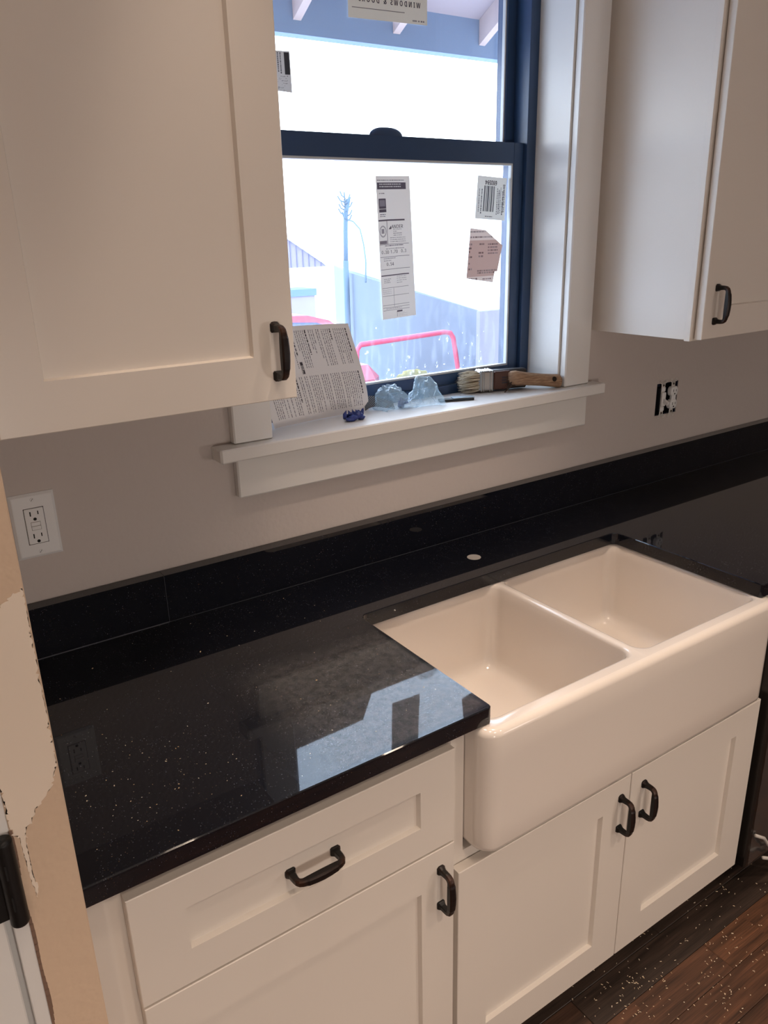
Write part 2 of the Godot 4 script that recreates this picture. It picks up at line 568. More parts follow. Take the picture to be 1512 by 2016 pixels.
func room() -> void:
	var st := tool_()
	var zb := -0.165
	box(st, Vector3(-2.7, -0.1, zb), Vector3(WX0 - 0.02, H, 0))
	box(st, Vector3(WX0 - 0.02, -0.1, zb), Vector3(WX1 + 0.02, WY0, 0))
	box(st, Vector3(WX0 - 0.02, WY1 + 0.02, zb), Vector3(WX1 + 0.02, H, 0))
	# the right part leaves a recess for the bare switch box
	var bx0 := 1.4963
	var bx1 := 1.596
	var by0 := 1.1107
	var by1 := 1.207
	box(st, Vector3(WX1 + 0.02, -0.1, zb), Vector3(bx0, H, 0))
	box(st, Vector3(bx1, -0.1, zb), Vector3(4.1, H, 0))
	box(st, Vector3(bx0, -0.1, zb), Vector3(bx1, by0, 0))
	box(st, Vector3(bx0, by1, zb), Vector3(bx1, H, 0))
	box(st, Vector3(bx0, by0, zb), Vector3(bx1, by1, -0.065))
	solo("wall_back", st, M.wall, "greige painted wall around the window behind the counter", "wall", "", "structure")

	var wl := thing("wall_left", "tan wall end with white joint compound beside the counter", "wall", Vector3(-0.42, 0, 0.3), "", "structure")
	var s := tool_()
	box(s, Vector3(-0.4235, 0, 0.0), Vector3(-0.364, H, 0.665), 0.0015)
	part(wl, "wall_end", s, M.tan)
	# dried joint compound: a thin irregular skin on the wall end
	compound(wl, [[-0.423, 1.290], [-0.405, 1.300], [-0.39, 1.306], [-0.3655, 1.322], [-0.3655, 1.24], [-0.3655, 1.163], [-0.3655, 1.115], [-0.372, 1.094], [-0.379, 1.080], [-0.388, 1.072], [-0.396, 1.064], [-0.401, 1.05], [-0.4095, 1.047], [-0.41, 1.036], [-0.4165, 1.037], [-0.423, 1.052], [-0.423, 1.16]], 0.005, 3)
	compound(wl, [[-0.4155, 1.06], [-0.4085, 1.05], [-0.4105, 1.015], [-0.4108, 0.985], [-0.4075, 0.966], [-0.4105, 0.952], [-0.413, 0.975], [-0.4150, 1.02]], 0.002, 5)
	var d := tool_()
	var py := 0.0
	var prev := -0.4235
	while py < 1.05:
		var w := 0.0014 + 0.0018 * sin(py * 41.0) * sin(py * 17.0 + 1.0)
		box(d, Vector3(-0.4245, py, 0.6644), Vector3(-0.4225 + w, py + 0.0105, 0.6654))
		py += 0.01
	part(wl, "torn_paper_edge", d, mat(Color(0.5, 0.4, 0.34), 0.95))

	solo("wall_front", bx(-2.7, 4.1, 0, H, 4.6, 4.72), M.wall, "greige wall of the room facing the window", "wall", "", "structure")
	solo("wall_right", bx(4.0, 4.12, 0, H, 0, 4.6), M.wall, "greige wall at the right end of the room", "wall", "", "structure")
	solo("wall_far_left", bx(-2.7, -2.6, 0, H, 0, 4.6), M.wall, "greige wall at the left end of the room", "wall", "", "structure")
	var dw := tool_()
	box(dw, Vector3(-2.6, 0, 0.55), Vector3(-1.30, H, 0.665))
	box(dw, Vector3(-1.30, 2.08, 0.55), Vector3(-0.4235, H, 0.665))
	solo("wall_door", dw, M.tan, "tan wall that holds the white door left of the counter", "wall", "", "structure")
	solo("ceiling", bx(-2.7, 4.12, H, H + 0.12, -0.165, 4.72), M.ceil, "flat white ceiling of the kitchen", "ceiling", "", "structure")

	# door with jamb and hinge
	var dr := thing("door_1", "white door with black hinge left of the tan wall end", "door", Vector3(-0.86, 0, 0.62), "", "structure")
	part(dr, "door_slab", bx(-1.27, -0.4475, 0.01, 2.03, 0.622, 0.662, 0.0015), M.trim)
	part(dr, "jamb", bx(-0.4405, -0.4235, 0, 2.08, 0.545, 0.664, 0.001), M.trim)
	part(dr, "jamb", bx(-1.295, -1.275, 0, 2.08, 0.545, 0.664, 0.001), M.trim)
	part(dr, "door_stop", bx(-0.4475, -0.4395, 0, 2.06, 0.60, 0.645), M.trim)
	part(dr, "head_jamb", bx(-1.295, -0.4235, 2.04, 2.08, 0.545, 0.664, 0.001), M.trim)
	var hg := tool_(true)
	var hx := -0.4325
	var hz := 0.6745
	var y0 := 0.9385
	var hr := []
	for q in [[0.0, 0.0088], [0.0008, 0.0096], [0.0016, 0.0098], [0.004, 0.0098], [0.107, 0.0098], [0.1094, 0.0098], [0.1102, 0.0096], [0.111, 0.0088]]:
		hr.append(circle(Vector3(hx, y0 + q[0], hz), Vector3.RIGHT, Vector3.BACK, q[1], q[1], 28))
	loft(hg, hr, true, false, false)
	for q in [0.0, 0.111]:
		var cp := tool_()
		cyl(cp, Vector3(hx, y0 + q - 0.0006, hz), Vector3(hx, y0 + q + 0.0006, hz), 0.0088, 0.0088, 28)
		hg.append_from(mesh_of(cp), 0, Transform3D())
	var h1 := part(dr, "hinge", hg, M.hinge)
	h1.set_meta("label", "black steel butt hinge with round knuckle")
	part(h1, "leaf", bx(hx - 0.028, hx, y0, y0 + 0.111, 0.6615, 0.6655, 0.0008), M.hinge)
	for k in 2:
		part(h1, "knuckle_slot", bx(hx - 0.0042, hx - 0.0022, y0 + 0.024 + k * 0.043, y0 + 0.043 + k * 0.043, 0.6835, 0.6850), M.dark)

	# floor: sub-floor with a plank of its own wherever the photograph shows one
	var fl := thing("floor", "dark brown wood plank floor in front of the cabinets", "floor", Vector3.ZERO, "", "structure")
	var woods := []
	for k in 6:
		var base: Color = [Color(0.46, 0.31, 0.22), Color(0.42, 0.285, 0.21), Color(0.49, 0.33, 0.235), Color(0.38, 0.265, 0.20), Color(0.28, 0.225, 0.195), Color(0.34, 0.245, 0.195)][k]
		var w := mat(Color(1, 1, 1), 0.42)
		w.albedo_texture = tex(wood_image(base, base.darkened(0.55), 20 + k * 3))
		w.uv1_triplanar = true
		w.uv1_world_triplanar = true
		w.uv1_scale = Vector3(0.9, 1.6, 1.6)
		w.uv1_offset = Vector3(0.37 * k, 0.1, 0.23 * k)
		woods.append(w)
	part(fl, "subfloor", bx(-2.6, 4.0, -0.1, -0.0125, 0, 4.6), woods[1])
	var row := 0
	var z := 0.681 - 0.0813 * 2
	while z < 4.58:
		var x := -2.6 + fposmod(row * 0.53, 1.0) - 0.9
		if row == 1: x = -2.6 - 0.112
		while x < 4.0:
			var L := 1.1
			var xa := maxf(x, -2.6)
			var xb := minf(x + L, 4.0)
			if xb - xa > 0.02 and (z > 0.67 or xb > -0.36) and (z < 1.75):
				var dy := rng.randf_range(-0.0003, 0.0003)
				part(fl, "plank", bx(xa + 0.0004, xb - 0.0004, -0.0125, dy, z + 0.0004, z + 0.0809, 0.0012), woods[4 + (1 if xb < 0.7 else 0) if row <= 1 else (row * 2 + int(x * 3.0 + 30.0)) % 4])  # darker woods along the cabinets hold plank tone and the shade there together
			x += L
		z += 0.0813
		row += 1
	part(fl, "plank_field", bx(-2.6, 4.0, -0.0125, -0.0002, 1.75, 4.6), woods[0])

func compound(parent: Node3D, pts: Array, jag: float, seed_: int) -> void:
	var n := noise(160.0, seed_, 4)
	var poly := PackedVector2Array()
	for i in pts.size():
		var a := Vector2(pts[i][0], pts[i][1])
		var b := Vector2(pts[(i + 1) % pts.size()][0], pts[(i + 1) % pts.size()][1])
		var k := maxi(1, int(a.distance_to(b) / 0.0022))
		for j in k:
			var p := a.lerp(b, float(j) / k)
			var o := Vector2(n.get_noise_2d(p.x, p.y), n.get_noise_2d(p.x + 9.0, p.y)) * jag
			p += o
			p.x = clampf(p.x, -0.4234, -0.3652)
			poly.append(p)
	var st := tool_()
	if Geometry2D.triangulate_polygon(poly).is_empty():
		poly = PackedVector2Array()
		for q in pts: poly.append(Vector2(q[0], q[1]))
	plate(st, poly, 0.6646, 0.6653 + 0.0001 * (seed_ % 4))
	part(parent, "joint_compound", st, M.mud).set_meta("label", "pale smear of dried joint compound")

# ------------------------------------------------------------------ window
func window() -> void:
	var w := thing("window_1", "dark framed double-hung window above the sink", "window", Vector3(0.656, WY0, -0.15), "", "structure")
	var ym := 1.8252      # between the sashes
	# frame, four members
	var zf := -0.112
	part(w, "frame_jamb", bx(WX0, 0.266, 1.2735, WY1 - 0.03, -0.2, zf, 0.001), M.frame)
	part(w, "frame_jamb", bx(1.046, WX1, 1.2735, WY1 - 0.03, -0.2, zf, 0.001), M.frame)
	part(w, "frame_head", bx(WX0, WX1, WY1 - 0.03, WY1, -0.2, zf, 0.001), M.frame)
	part(w, "frame_sill", bx(WX0, WX1, 1.235, 1.2735, -0.21, zf, 0.001), M.frame)
	# lower sash
	var x0 := 0.2665
	var x1 := 1.0455
	var gx0 := 0.2985
	var gx1 := 1.0135
	var lo := part(w, "lower_sash", sash(x0, x1, 1.2745, 1.8505, gx0, gx1, 1.3015, 1.803, -0.160, -0.124), M.frame)
	part(lo, "glazing_bead", ring4(gx0 - 0.0005, gx1 + 0.0005, 1.301, 1.8035, 0.0055, -0.139, -0.1265), M.bead)
	part(lo, "glass", bx(gx0, gx1, 1.3015, 1.803, -0.1435, -0.1405), M.glass)
	# sash lock and its keeper on the meeting rail
	var lk := tool_(true)
	var rr := []
	for k in 7:
		var a := PI / 2 * k / 6.0
		rr.append(circle(Vector3(0.640, 1.8505 + 0.0185 * sin(a), -0.142), Vector3.RIGHT, Vector3.BACK, 0.045 * (0.25 + 0.75 * cos(a)), 0.0145 * (0.3 + 0.7 * cos(a)), 28))
	loft(lk, rr, false, false, true)
	part(lo, "sash_lock", lk, M.frame)
	# upper sash, further out
	var up := part(w, "upper_sash", sash(x0, x1, 1.803, WY1 - 0.031, gx0, 1.0165, 1.8475, 2.335, -0.198, -0.1625), M.frame)
	part(up, "glazing_bead", ring4(gx0 - 0.0005, 1.017, 1.847, 2.3355, 0.0045, -0.177, -0.166), M.bead)
	part(up, "glass", bx(gx0, 1.0165, 1.8475, 2.335, -0.1805, -0.1775), M.glass)
	# dried dirt and drips on the outer face of the lower pane
	var im := Image.create(512, 512, false, Image.FORMAT_RGBA8)
	var n1 := noise(0.05, 11, 3)
	var n2 := noise(0.012, 12, 4)
	for y in 512:
		for x in 512:
			var fy := y / 511.0
			var a := 0.035 + 0.06 * maxf(0.0, n2.get_noise_2d(x, y * 0.6) + 0.25) * smoothstep(0.3, 1.0, fy)
			a += 0.30 * smoothstep(0.45, 1.0, fy) * maxf(0.0, n1.get_noise_2d(x * 1.3, y * 0.16) + 0.05)
			im.set_pixel(x, y, Color(0.86, 0.9, 0.98, clampf(a, 0, 0.5)))
	for k in 46:
		var cx := rng.randi_range(190, 470)
		var cy := 511 - int(absf(rng.randfn(0, 60)))
		var ww := rng.randi_range(1, 4)
		var hh := rng.randi_range(2, 9)
		for j in hh:
			for i in ww:
				var px := cx + i + int(j * rng.randf_range(-0.5, 0.5))
				var pyy := cy - j
				if px >= 0 and px < 512 and pyy >= 0: im.set_pixel(px, pyy, Color(0.95, 0.97, 1.0, rng.randf_range(0.35, 0.85)))
	var dm := mat(Color(1, 1, 1), 0.9)
	dm.albedo_texture = tex(im)
	dm.transparency = BaseMaterial3D.TRANSPARENCY_ALPHA
	dm.backlight_enabled = true
	dm.backlight = Color(1, 1, 1)
	dm.texture_repeat = false
	var ds := tool_()
	uvquad(ds, Vector3(gx0, 1.803, -0.1442), Vector3(gx1, 1.803, -0.1442), Vector3(gx1, 1.3015, -0.1442), Vector3(gx0, 1.3015, -0.1442))
	part(lo, "dried_dirt", ds, dm)

	# white wood jamb liners, stool, apron and casing
	solo("trim_1", bx(WX1, WX1 + 0.02, 1.2516, WY1, -0.1635, -0.0005, 0.0), M.trim, "white jamb board right of the window", "window trim", "", "structure")
	solo("trim_2", bx(WX0 - 0.02, WX0, 1.2516, WY1, -0.1635, -0.0005, 0.0), M.trim, "white jamb board left of the window", "window trim", "", "structure")
	solo("trim_3", bx(WX0 - 0.02, WX1 + 0.02, WY1, WY1 + 0.02, -0.1635, -0.0005, 0.0), M.trim, "white head jamb over the window", "window trim", "", "structure")
	solo("trim_4", bx(1.0822, 1.1736, 1.2516, 2.41, 0.0, 0.0217, 0.003), M.trim, "flat white casing right of the window beside the wall cabinet", "window trim", "", "structure")
	solo("trim_5", bx(0.1433, 0.2298, 1.2516, 2.41, 0.0, 0.0217, 0.003), M.trim, "flat white casing left of the window, behind the wall cabinet", "window trim", "", "structure")
	solo("trim_6", bx(0.1433, 1.1736, 2.41, 2.5, 0.0, 0.0217, 0.003), M.trim, "flat white casing over the window", "window trim", "", "structure")
	var ss := tool_()
	var sp := PackedVector2Array([Vector2(0.1012, 0.0), Vector2(0.1012, 0.0444), Vector2(0.1052, 0.0484), Vector2(1.2087, 0.0484), Vector2(1.2127, 0.0444), Vector2(1.2127, 0.0), Vector2(WX1, 0.0), Vector2(WX1, -0.113), Vector2(WX0, -0.113), Vector2(WX0, 0.0)])
	slab(ss, sp, 1.2237, 1.2516, 0.0028)
	solo("window_sill", ss, M.trim, "white window stool board with rounded front edge, holding a brush and papers", "window sill", "", "structure")
	solo("trim_7", bx(0.1444, 1.1716, 1.1375, 1.2237, 0.0, 0.0217, 0.003), M.trim, "flat white apron board under the window stool", "window trim", "", "structure")

func sash(x0: float, x1: float, y0: float, y1: float, gx0: float, gx1: float, gy0: float, gy1: float, z0: float, z1: float) -> SurfaceTool:
	var st := tool_()
	var c := 0.0015
	box(st, Vector3(x0, y0, z0), Vector3(gx0, y1, z1), c)
	box(st, Vector3(gx1, y0, z0), Vector3(x1, y1, z1), c)
	box(st, Vector3(gx0, y0, z0), Vector3(gx1, gy0, z1), 0.0)
	box(st, Vector3(gx0, gy1, z0), Vector3(gx1, y1, z1), 0.0)
	return st

func ring4(x0: float, x1: float, y0: float, y1: float, t: float, z0: float, z1: float) -> SurfaceTool:
	var st := tool_()
	box(st, Vector3(x0, y0, z0), Vector3(x0 + t, y1, z1), 0.001)
	box(st, Vector3(x1 - t, y0, z0), Vector3(x1, y1, z1), 0.001)
	box(st, Vector3(x0 + t, y0, z0), Vector3(x1 - t, y0 + t, z1))
	box(st, Vector3(x0 + t, y1 - t, z0), Vector3(x1 - t, y1, z1))
	return st

# ------------------------------------------------------------------ outdoors
func wallp(pts: Array, th: Vector3) -> SurfaceTool:
	# a planar outline with thickness along th
	var st := tool_()
	var m := Vector3.ZERO
	for p in pts: m += p
	m /= pts.size()
	for i in range(1, pts.size() - 1):
		tri(st, pts[0], pts[i], pts[i + 1], -th)
		tri(st, pts[0] + th, pts[i] + th, pts[i + 1] + th, th)
	for i in pts.size():
		var a: Vector3 = pts[i]
		var b: Vector3 = pts[(i + 1) % pts.size()]
		quad(st, a, b, b + th, a + th, (a + b) * 0.5 - m)
	return st

func outside() -> void:  # haze of the bright window is put into these pale outdoor colours
	var white := mat(Color(0.93, 0.94, 0.95), 0.7)
	var snow := mat(Color(0.85, 0.86, 0.88), 0.9)
	solo("ground", bx(-60, 90, -1.2, -0.9, -90, -0.2), snow, "pale bright ground of the yard outside the window", "ground", "", "structure")
	# own eave: boards on rafter tails, fascia along their ends
	var ev := thing("eave", "open eave with rafter tails seen through the top of the window", "eave", Vector3(0.6, 2.3, -0.5), "", "structure")
	var soff := mat(Color(0.74, 0.70, 0.74), 0.8)
	var fasc := mat(Color(0.52, 0.63, 0.76), 0.7)
	var raft := mat(Color(0.84, 0.77, 0.77), 0.8)
	part(ev, "roof_deck", wallp([Vector3(-3, 2.20, -0.52), Vector3(5, 2.20, -0.52), Vector3(5, 2.39, -0.165), Vector3(-3, 2.39, -0.165)], Vector3(0, 0.03, 0)), soff)
	part(ev, "fascia", bx(-3, 5, 2.117, 2.235, -0.54, -0.5), fasc)
	for k in 18:
		var x := -2.085 + k * 0.30
		part(ev, "rafter", wallp([Vector3(x, 2.147, -0.499), Vector3(x, 2.211, -0.499), Vector3(x, 2.37, -0.2), Vector3(x, 2.306, -0.2)], Vector3(0.022, 0, 0)), raft)
	# long low building with a bright roof
	var A := Vector3(7.5, 1.0, -11.53)
	var B := Vector3(4.09, 1.0, -3.79)
	var along := (B - A).normalized()
	var back := Vector3(-along.z, 0, along.x) * -1.0
	if back.x < 0: back = -back
	var dn := Vector3(0, -1.95, 0)
	var siding := mat(Color(0.33, 0.385, 0.46), 0.8)  # bluish shade of the walls is put into this colour
	var barn := thing("low_building", "long low building with walls in blue-grey shade and bright white roof beyond the window", "building", (A + B) * 0.5 + dn)
	var E := Vector3(9.148, 1.0, -14.739)
	B += along * 0.8
	part(barn, "wall", wallp([A, B, B + dn, A + dn], back * 0.15), siding)
	part(barn, "wall", wallp([E, A, A + dn, E + dn], back * 0.15), mat(Color(0.44, 0.49, 0.55), 0.8))
	part(barn, "end_wall", wallp([E, E + back * 6.0, E + back * 6.0 + dn, E + dn], along * 0.15), siding)
	var ridge := back * 5.0 + Vector3(0, 2.2, 0)
	part(barn, "roof", wallp([E + Vector3(0, -0.02, 0), B + Vector3(0, -0.02, 0), B + ridge, E + ridge], Vector3(0, 0.08, 0)), white)
	# gabled shed far left
	var shed := thing("gabled_shed", "pale lilac gabled shed with white roof edge left of the long building", "shed", Vector3(11.8, -0.9, -22.3))
	part(shed, "wall", bx(8.6, 13.1, -0.9, 0.69, -24.6, -22.1), white)
	part(shed, "gable", wallp([Vector3(8.6, 0.69, -22.0), Vector3(13.16, 0.69, -22.0), Vector3(11.5, 1.75, -22.0), Vector3(10.6, 2.3, -22.0)], Vector3(0, 0, -0.3)), mat(Color(0.52, 0.5, 0.6), 0.8))
	for k in 9:
		var bxx := 11.2 + k * 0.22
		part(shed, "batten", bx(bxx, bxx + 0.03, 0.69, 2.28 - (bxx - 10.6) * 0.62, -22.0, -21.97), mat(Color(0.42, 0.42, 0.52), 0.8))
	part(shed, "roof_edge", wallp([Vector3(10.4, 2.42, -21.9), Vector3(13.5, 0.50, -21.9), Vector3(13.5, 0.64, -21.9), Vector3(10.4, 2.60, -21.9)], Vector3(0, 0, -2.6)), white)
	var bxm := thing("storage_box", "bluish box with a pale lilac front in front of the shed", "box", Vector3(9.6, -0.9, -19.3))
	part(bxm, "body", bx(8.2, 11.0, -0.9, 0.03, -19.9, -19.0), mat(Color(0.55, 0.52, 0.6), 0.8))
	part(bxm, "lid", bx(8.15, 11.04, 0.03, 0.22, -19.95, -18.95), mat(Color(0.36, 0.46, 0.58), 0.8))
	# bare tree with a drooping stem, before the long building
	var pole := thing("bare_tree", "thin bare tree with one drooping stem before the long building", "tree", Vector3(7.05, -0.9, -10.8))
	var bark := mat(Color(0.33, 0.42, 0.5), 0.9)
	var tz := -10.8
	var ps := tool_(true)
	cyl(ps, Vector3(7.05, -0.9, tz), Vector3(7.06, 1.225, tz), 0.055, 0.05, 10)
	tube(ps, [Vector3(7.06, 1.2, tz), Vector3(7.078, 1.69, tz), Vector3(7.095, 1.99, tz), Vector3(7.154, 2.217, tz)], 0.042, 8)
	part(pole, "trunk", ps, bark)
	var tw := tool_(true)
	for k in 16:
		var y := 1.86 + 0.0254 * k
		var a := k * 2.4
		tube(tw, [Vector3(7.09, y, tz), Vector3(7.09 + 0.085 * cos(a), y + 0.04, tz + 0.085 * sin(a)), Vector3(7.09 + 0.125 * cos(a), y + 0.11, tz + 0.125 * sin(a))], 0.013, 5)
	part(pole, "twig", tw, bark)
	var sm2 := tool_(true)
	tube(sm2, [Vector3(7.095, 1.90, tz), Vector3(7.051, 1.856, -10.5), Vector3(6.928, 1.729, -10.1), Vector3(6.732, 1.495, -9.7), Vector3(6.506, 1.239, -9.3), Vector3(6.296, 0.958, -9.0)], 0.014, 6)
	part(pole, "drooping_stem", sm2, bark)
	# red car roof at the left
	var red := mat(Color(0.66, 0.25, 0.32), 0.35)
	var car := thing("red_car", "washed-out red car with bluish glass parked in the yard", "car", Vector3(2.85, -0.9, -5.2))
	var cs := tool_(true)
	var prof := [[-0.75, 0.60], [-0.62, 0.84], [-0.42, 0.93], [-0.1, 0.975], [0.2, 0.965], [0.42, 0.91], [0.56, 0.82], [0.66, 0.62]]
	var rings := []
	for zz in [[-6.4, 0.9], [-6.2, 0.99], [-5.1, 1.0], [-4.95, 0.985]]:
		var r := PackedVector3Array()
		for p in prof: r.append(Vector3(2.85 + p[0] * zz[1], -0.9 + (p[1] + 0.9) * (0.97 + 0.03 * zz[1]), zz[0]))
		r.append(Vector3(3.55, 0.3, zz[0]))
		r.append(Vector3(2.05, 0.3, zz[0]))
		rings.append(r)
	loft(cs, rings, false, true, true)
	part(car, "cabin", cs, red)
	var gl := PackedVector2Array([Vector2(2.2, 0.55), Vector2(2.28, 0.8), Vector2(2.48, 0.885), Vector2(2.85, 0.92), Vector2(3.12, 0.9), Vector2(3.32, 0.83), Vector2(3.43, 0.55)])
	var gs := tool_()
	plate(gs, gl, -4.95, -4.93)
	part(car, "rear_window", gs, mat(Color(0.25, 0.34, 0.52), 0.15))
	part(car, "body", bx(1.95, 3.65, -0.55, 0.5, -8.2, -4.6, 0.12), red)
	for wx in [2.05, 3.55]:
		for wz in [-7.4, -5.3]:
			var ws := tool_(true)
			cyl(ws, Vector3(wx - 0.12, -0.58, wz), Vector3(wx + 0.12, -0.58, wz), 0.32, 0.32, 24, 0.04)
			part(car, "wheel", ws, M.black)
	# red tubular rack
	var rk := thing("red_tube_rack", "pinkish red tubular rack with rounded corner outside the lower pane", "rack", Vector3(3.5, -0.9, -4.0))
	var rt := tool_(true)
	tube(rt, [Vector3(2.95, -0.9, -4.0), Vector3(2.95, 0.6, -4.0), Vector3(2.962, 0.76, -4.0), Vector3(3.0, 0.80, -4.0), Vector3(3.86, 0.828, -4.0), Vector3(3.93, 0.815, -4.0), Vector3(3.965, 0.77, -4.0), Vector3(3.985, 0.68, -4.0), Vector3(4.03, 0.45, -4.0), Vector3(4.05, -0.9, -4.0)], 0.022, 10)
	part(rk, "tube", rt, mat(Color(0.8, 0.2, 0.33), 0.4))
	# pale fence right of the building's end
	var fn := thing("pale_board_fence", "pale lavender board fence at the right of the lower pane", "fence", Vector3(4.2, -0.9, -2.4))
	for k in 10:
		part(fn, "board", bx(2.885 + k * 0.2, 3.08 + k * 0.2, -0.9, 1.172 + 0.004 * (k % 3), -2.44, -2.4, 0.004), mat(Color(0.46, 0.46, 0.53), 0.8))
	# scrap on the outer ledge of the sash
	var sc := tool_(true)
	blob(sc, Vector3(0.735, 1.292, -0.185), Vector3(0.05, 0.02, 0.012), 0.5, 91, 14)
	solo("foam_scrap", sc, mat(Color(0.93, 0.9, 0.62), 0.9), "pale yellow scrap of foam on the outer ledge of the lower pane", "scrap")

# lumpy closed blob
func blob(st: SurfaceTool, c: Vector3, s: Vector3, amp: float, seed_: int, n := 12) -> void:
	var f := noise(1.1, seed_, 3)
	var rings := []
	for i in range(0, n + 1):
		var t := PI * clampf(float(i) / n, 0.01, 0.99)
		var r := PackedVector3Array()
		for j in n * 2:
			var a := TAU * j / (n * 2)
			var d := Vector3(sin(t) * cos(a), cos(t), sin(t) * sin(a))
			r.append(c + d * s * (1.0 + amp * f.get_noise_3dv(d * 1.6)))
		rings.append(r)
	loft(st, rings, true, true, true)

# ------------------------------------------------------------------ cabinets
func base_cabinets() -> void:
	var z0 := 0.612
	var z1 := 0.631
	var c := thing("base_cabinet", "white shaker base cabinet with one drawer and door left of the sink", "cabinet", Vector3(-0.07, 0, 0.32))
	part(c, "body", bx(-0.3625, 0.2255, 0.1, YB, 0.02, 0.61), M.cab)
	part(c, "toe_kick", bx(-0.3625, 0.2255, 0.0, 0.1, 0.5, 0.54), mat(Color(0.3, 0.28, 0.26), 0.7))
	var d := shaker(c, "drawer", -0.315, 0.2192, 0.6735, 0.8576, z0, z1, [-0.241, 0.149, 0.7319, 0.8033])
	handle(d, Vector3(-0.0445, 0.7665, z1 - 0.0095), false)
	var e := shaker(c, "door", -0.314, 0.2192, 0.1031, 0.6695, z0, z1, [-0.2405, 0.149, 0.178, 0.5945])
	handle(e, Vector3(0.1892, 0.588, z1))
	var s := thing("sink_base_cabinet", "white two-door sink base cabinet under the apron-front sink", "cabinet", Vector3(0.69, 0, 0.32))
	var st := tool_()
	box(st, Vector3(0.2265, 0.1, 0.02), Vector3(0.2445, YB, 0.59))
	box(st, Vector3(1.129, 0.1, 0.02), Vector3(1.147, YB, 0.59))
	box(st, Vector3(0.2445, 0.1, 0.02), Vector3(1.129, 0.118, 0.59))
	part(s, "body", st, M.cab)
	var f := tool_()
	box(f, Vector3(0.2265, 0.1, 0.59), Vector3(0.2553, YB, 0.61))
	box(f, Vector3(1.0945, 0.1, 0.59), Vector3(1.147, YB, 0.61))
	box(f, Vector3(0.2553, 0.56, 0.59), Vector3(1.0945, 0.616, 0.61))
	box(f, Vector3(0.2553, 0.1, 0.59), Vector3(1.0945, 0.14, 0.61))
	part(s, "face_frame", f, M.cab)
	part(s, "toe_kick", bx(0.2265, 1.147, 0.0, 0.1, 0.5, 0.54), mat(Color(0.3, 0.28, 0.26), 0.7))
	var a := shaker(s, "door", 0.2297, 0.6845, 0.1031, 0.5940, z0, z1, [0.302, 0.605, 0.180, 0.527])
	handle(a, Vector3(0.6565, 0.5095, z1))
	var b := shaker(s, "door", 0.6875, 1.1447, 0.1031, 0.5940, z0, z1, [0.7655, 1.060, 0.180, 0.527])
	handle(b, Vector3(0.728, 0.5118, z1))

func wall_cabinets() -> void:
	var top := 2.30
	var c := thing("wall_cabinet", "white shaker wall cabinet left of the window, seen close up", "wall cabinet", Vector3(-0.1, 1.4, 0.15))
	part(c, "body", bx(-0.3625, 0.131, 1.396, top, 0.001, 0.303), M.cab)
	var d := shaker(c, "door", -0.3165, 0.1332, 1.3958, top - 0.01, 0.3045, 0.3234, [-0.2497, 0.0615, 1.467, top - 0.08])
	handle(d, Vector3(0.1002, 1.4726, 0.3234))
	var w := thing("wall_cabinet", "white shaker wall cabinet right of the window with its side panel showing", "wall cabinet", Vector3(1.5, 1.39, 0.15))
	part(w, "body", bx(1.1945, 1.97, 1.3895, top, 0.001, 0.29), M.cab)
	var f := tool_()
	box(f, Vector3(1.1907, 1.3871, 0.2902), Vector3(1.235, top, 0.3055), 0.0005)
	box(f, Vector3(1.93, 1.3871, 0.2902), Vector3(1.97, top, 0.3055), 0.0005)
	box(f, Vector3(1.235, 1.3871, 0.2902), Vector3(1.93, 1.425, 0.3055))
	box(f, Vector3(1.235, top - 0.04, 0.2902), Vector3(1.93, top, 0.3055))
	part(w, "face_frame", f, M.cab)
	var e := shaker(w, "door", 1.2030, 1.5865, 1.3916, top - 0.01, 0.3095, 0.3285, [1.285, 1.505, 1.464, top - 0.08])
	handle(e, Vector3(1.2445, 1.470, 0.3285))
	var g := shaker(w, "door", 1.5895, 1.96, 1.3916, top - 0.01, 0.3095, 0.3285, [1.665, 1.885, 1.464, top - 0.08])
	handle(g, Vector3(1.63, 1.470, 0.3285))

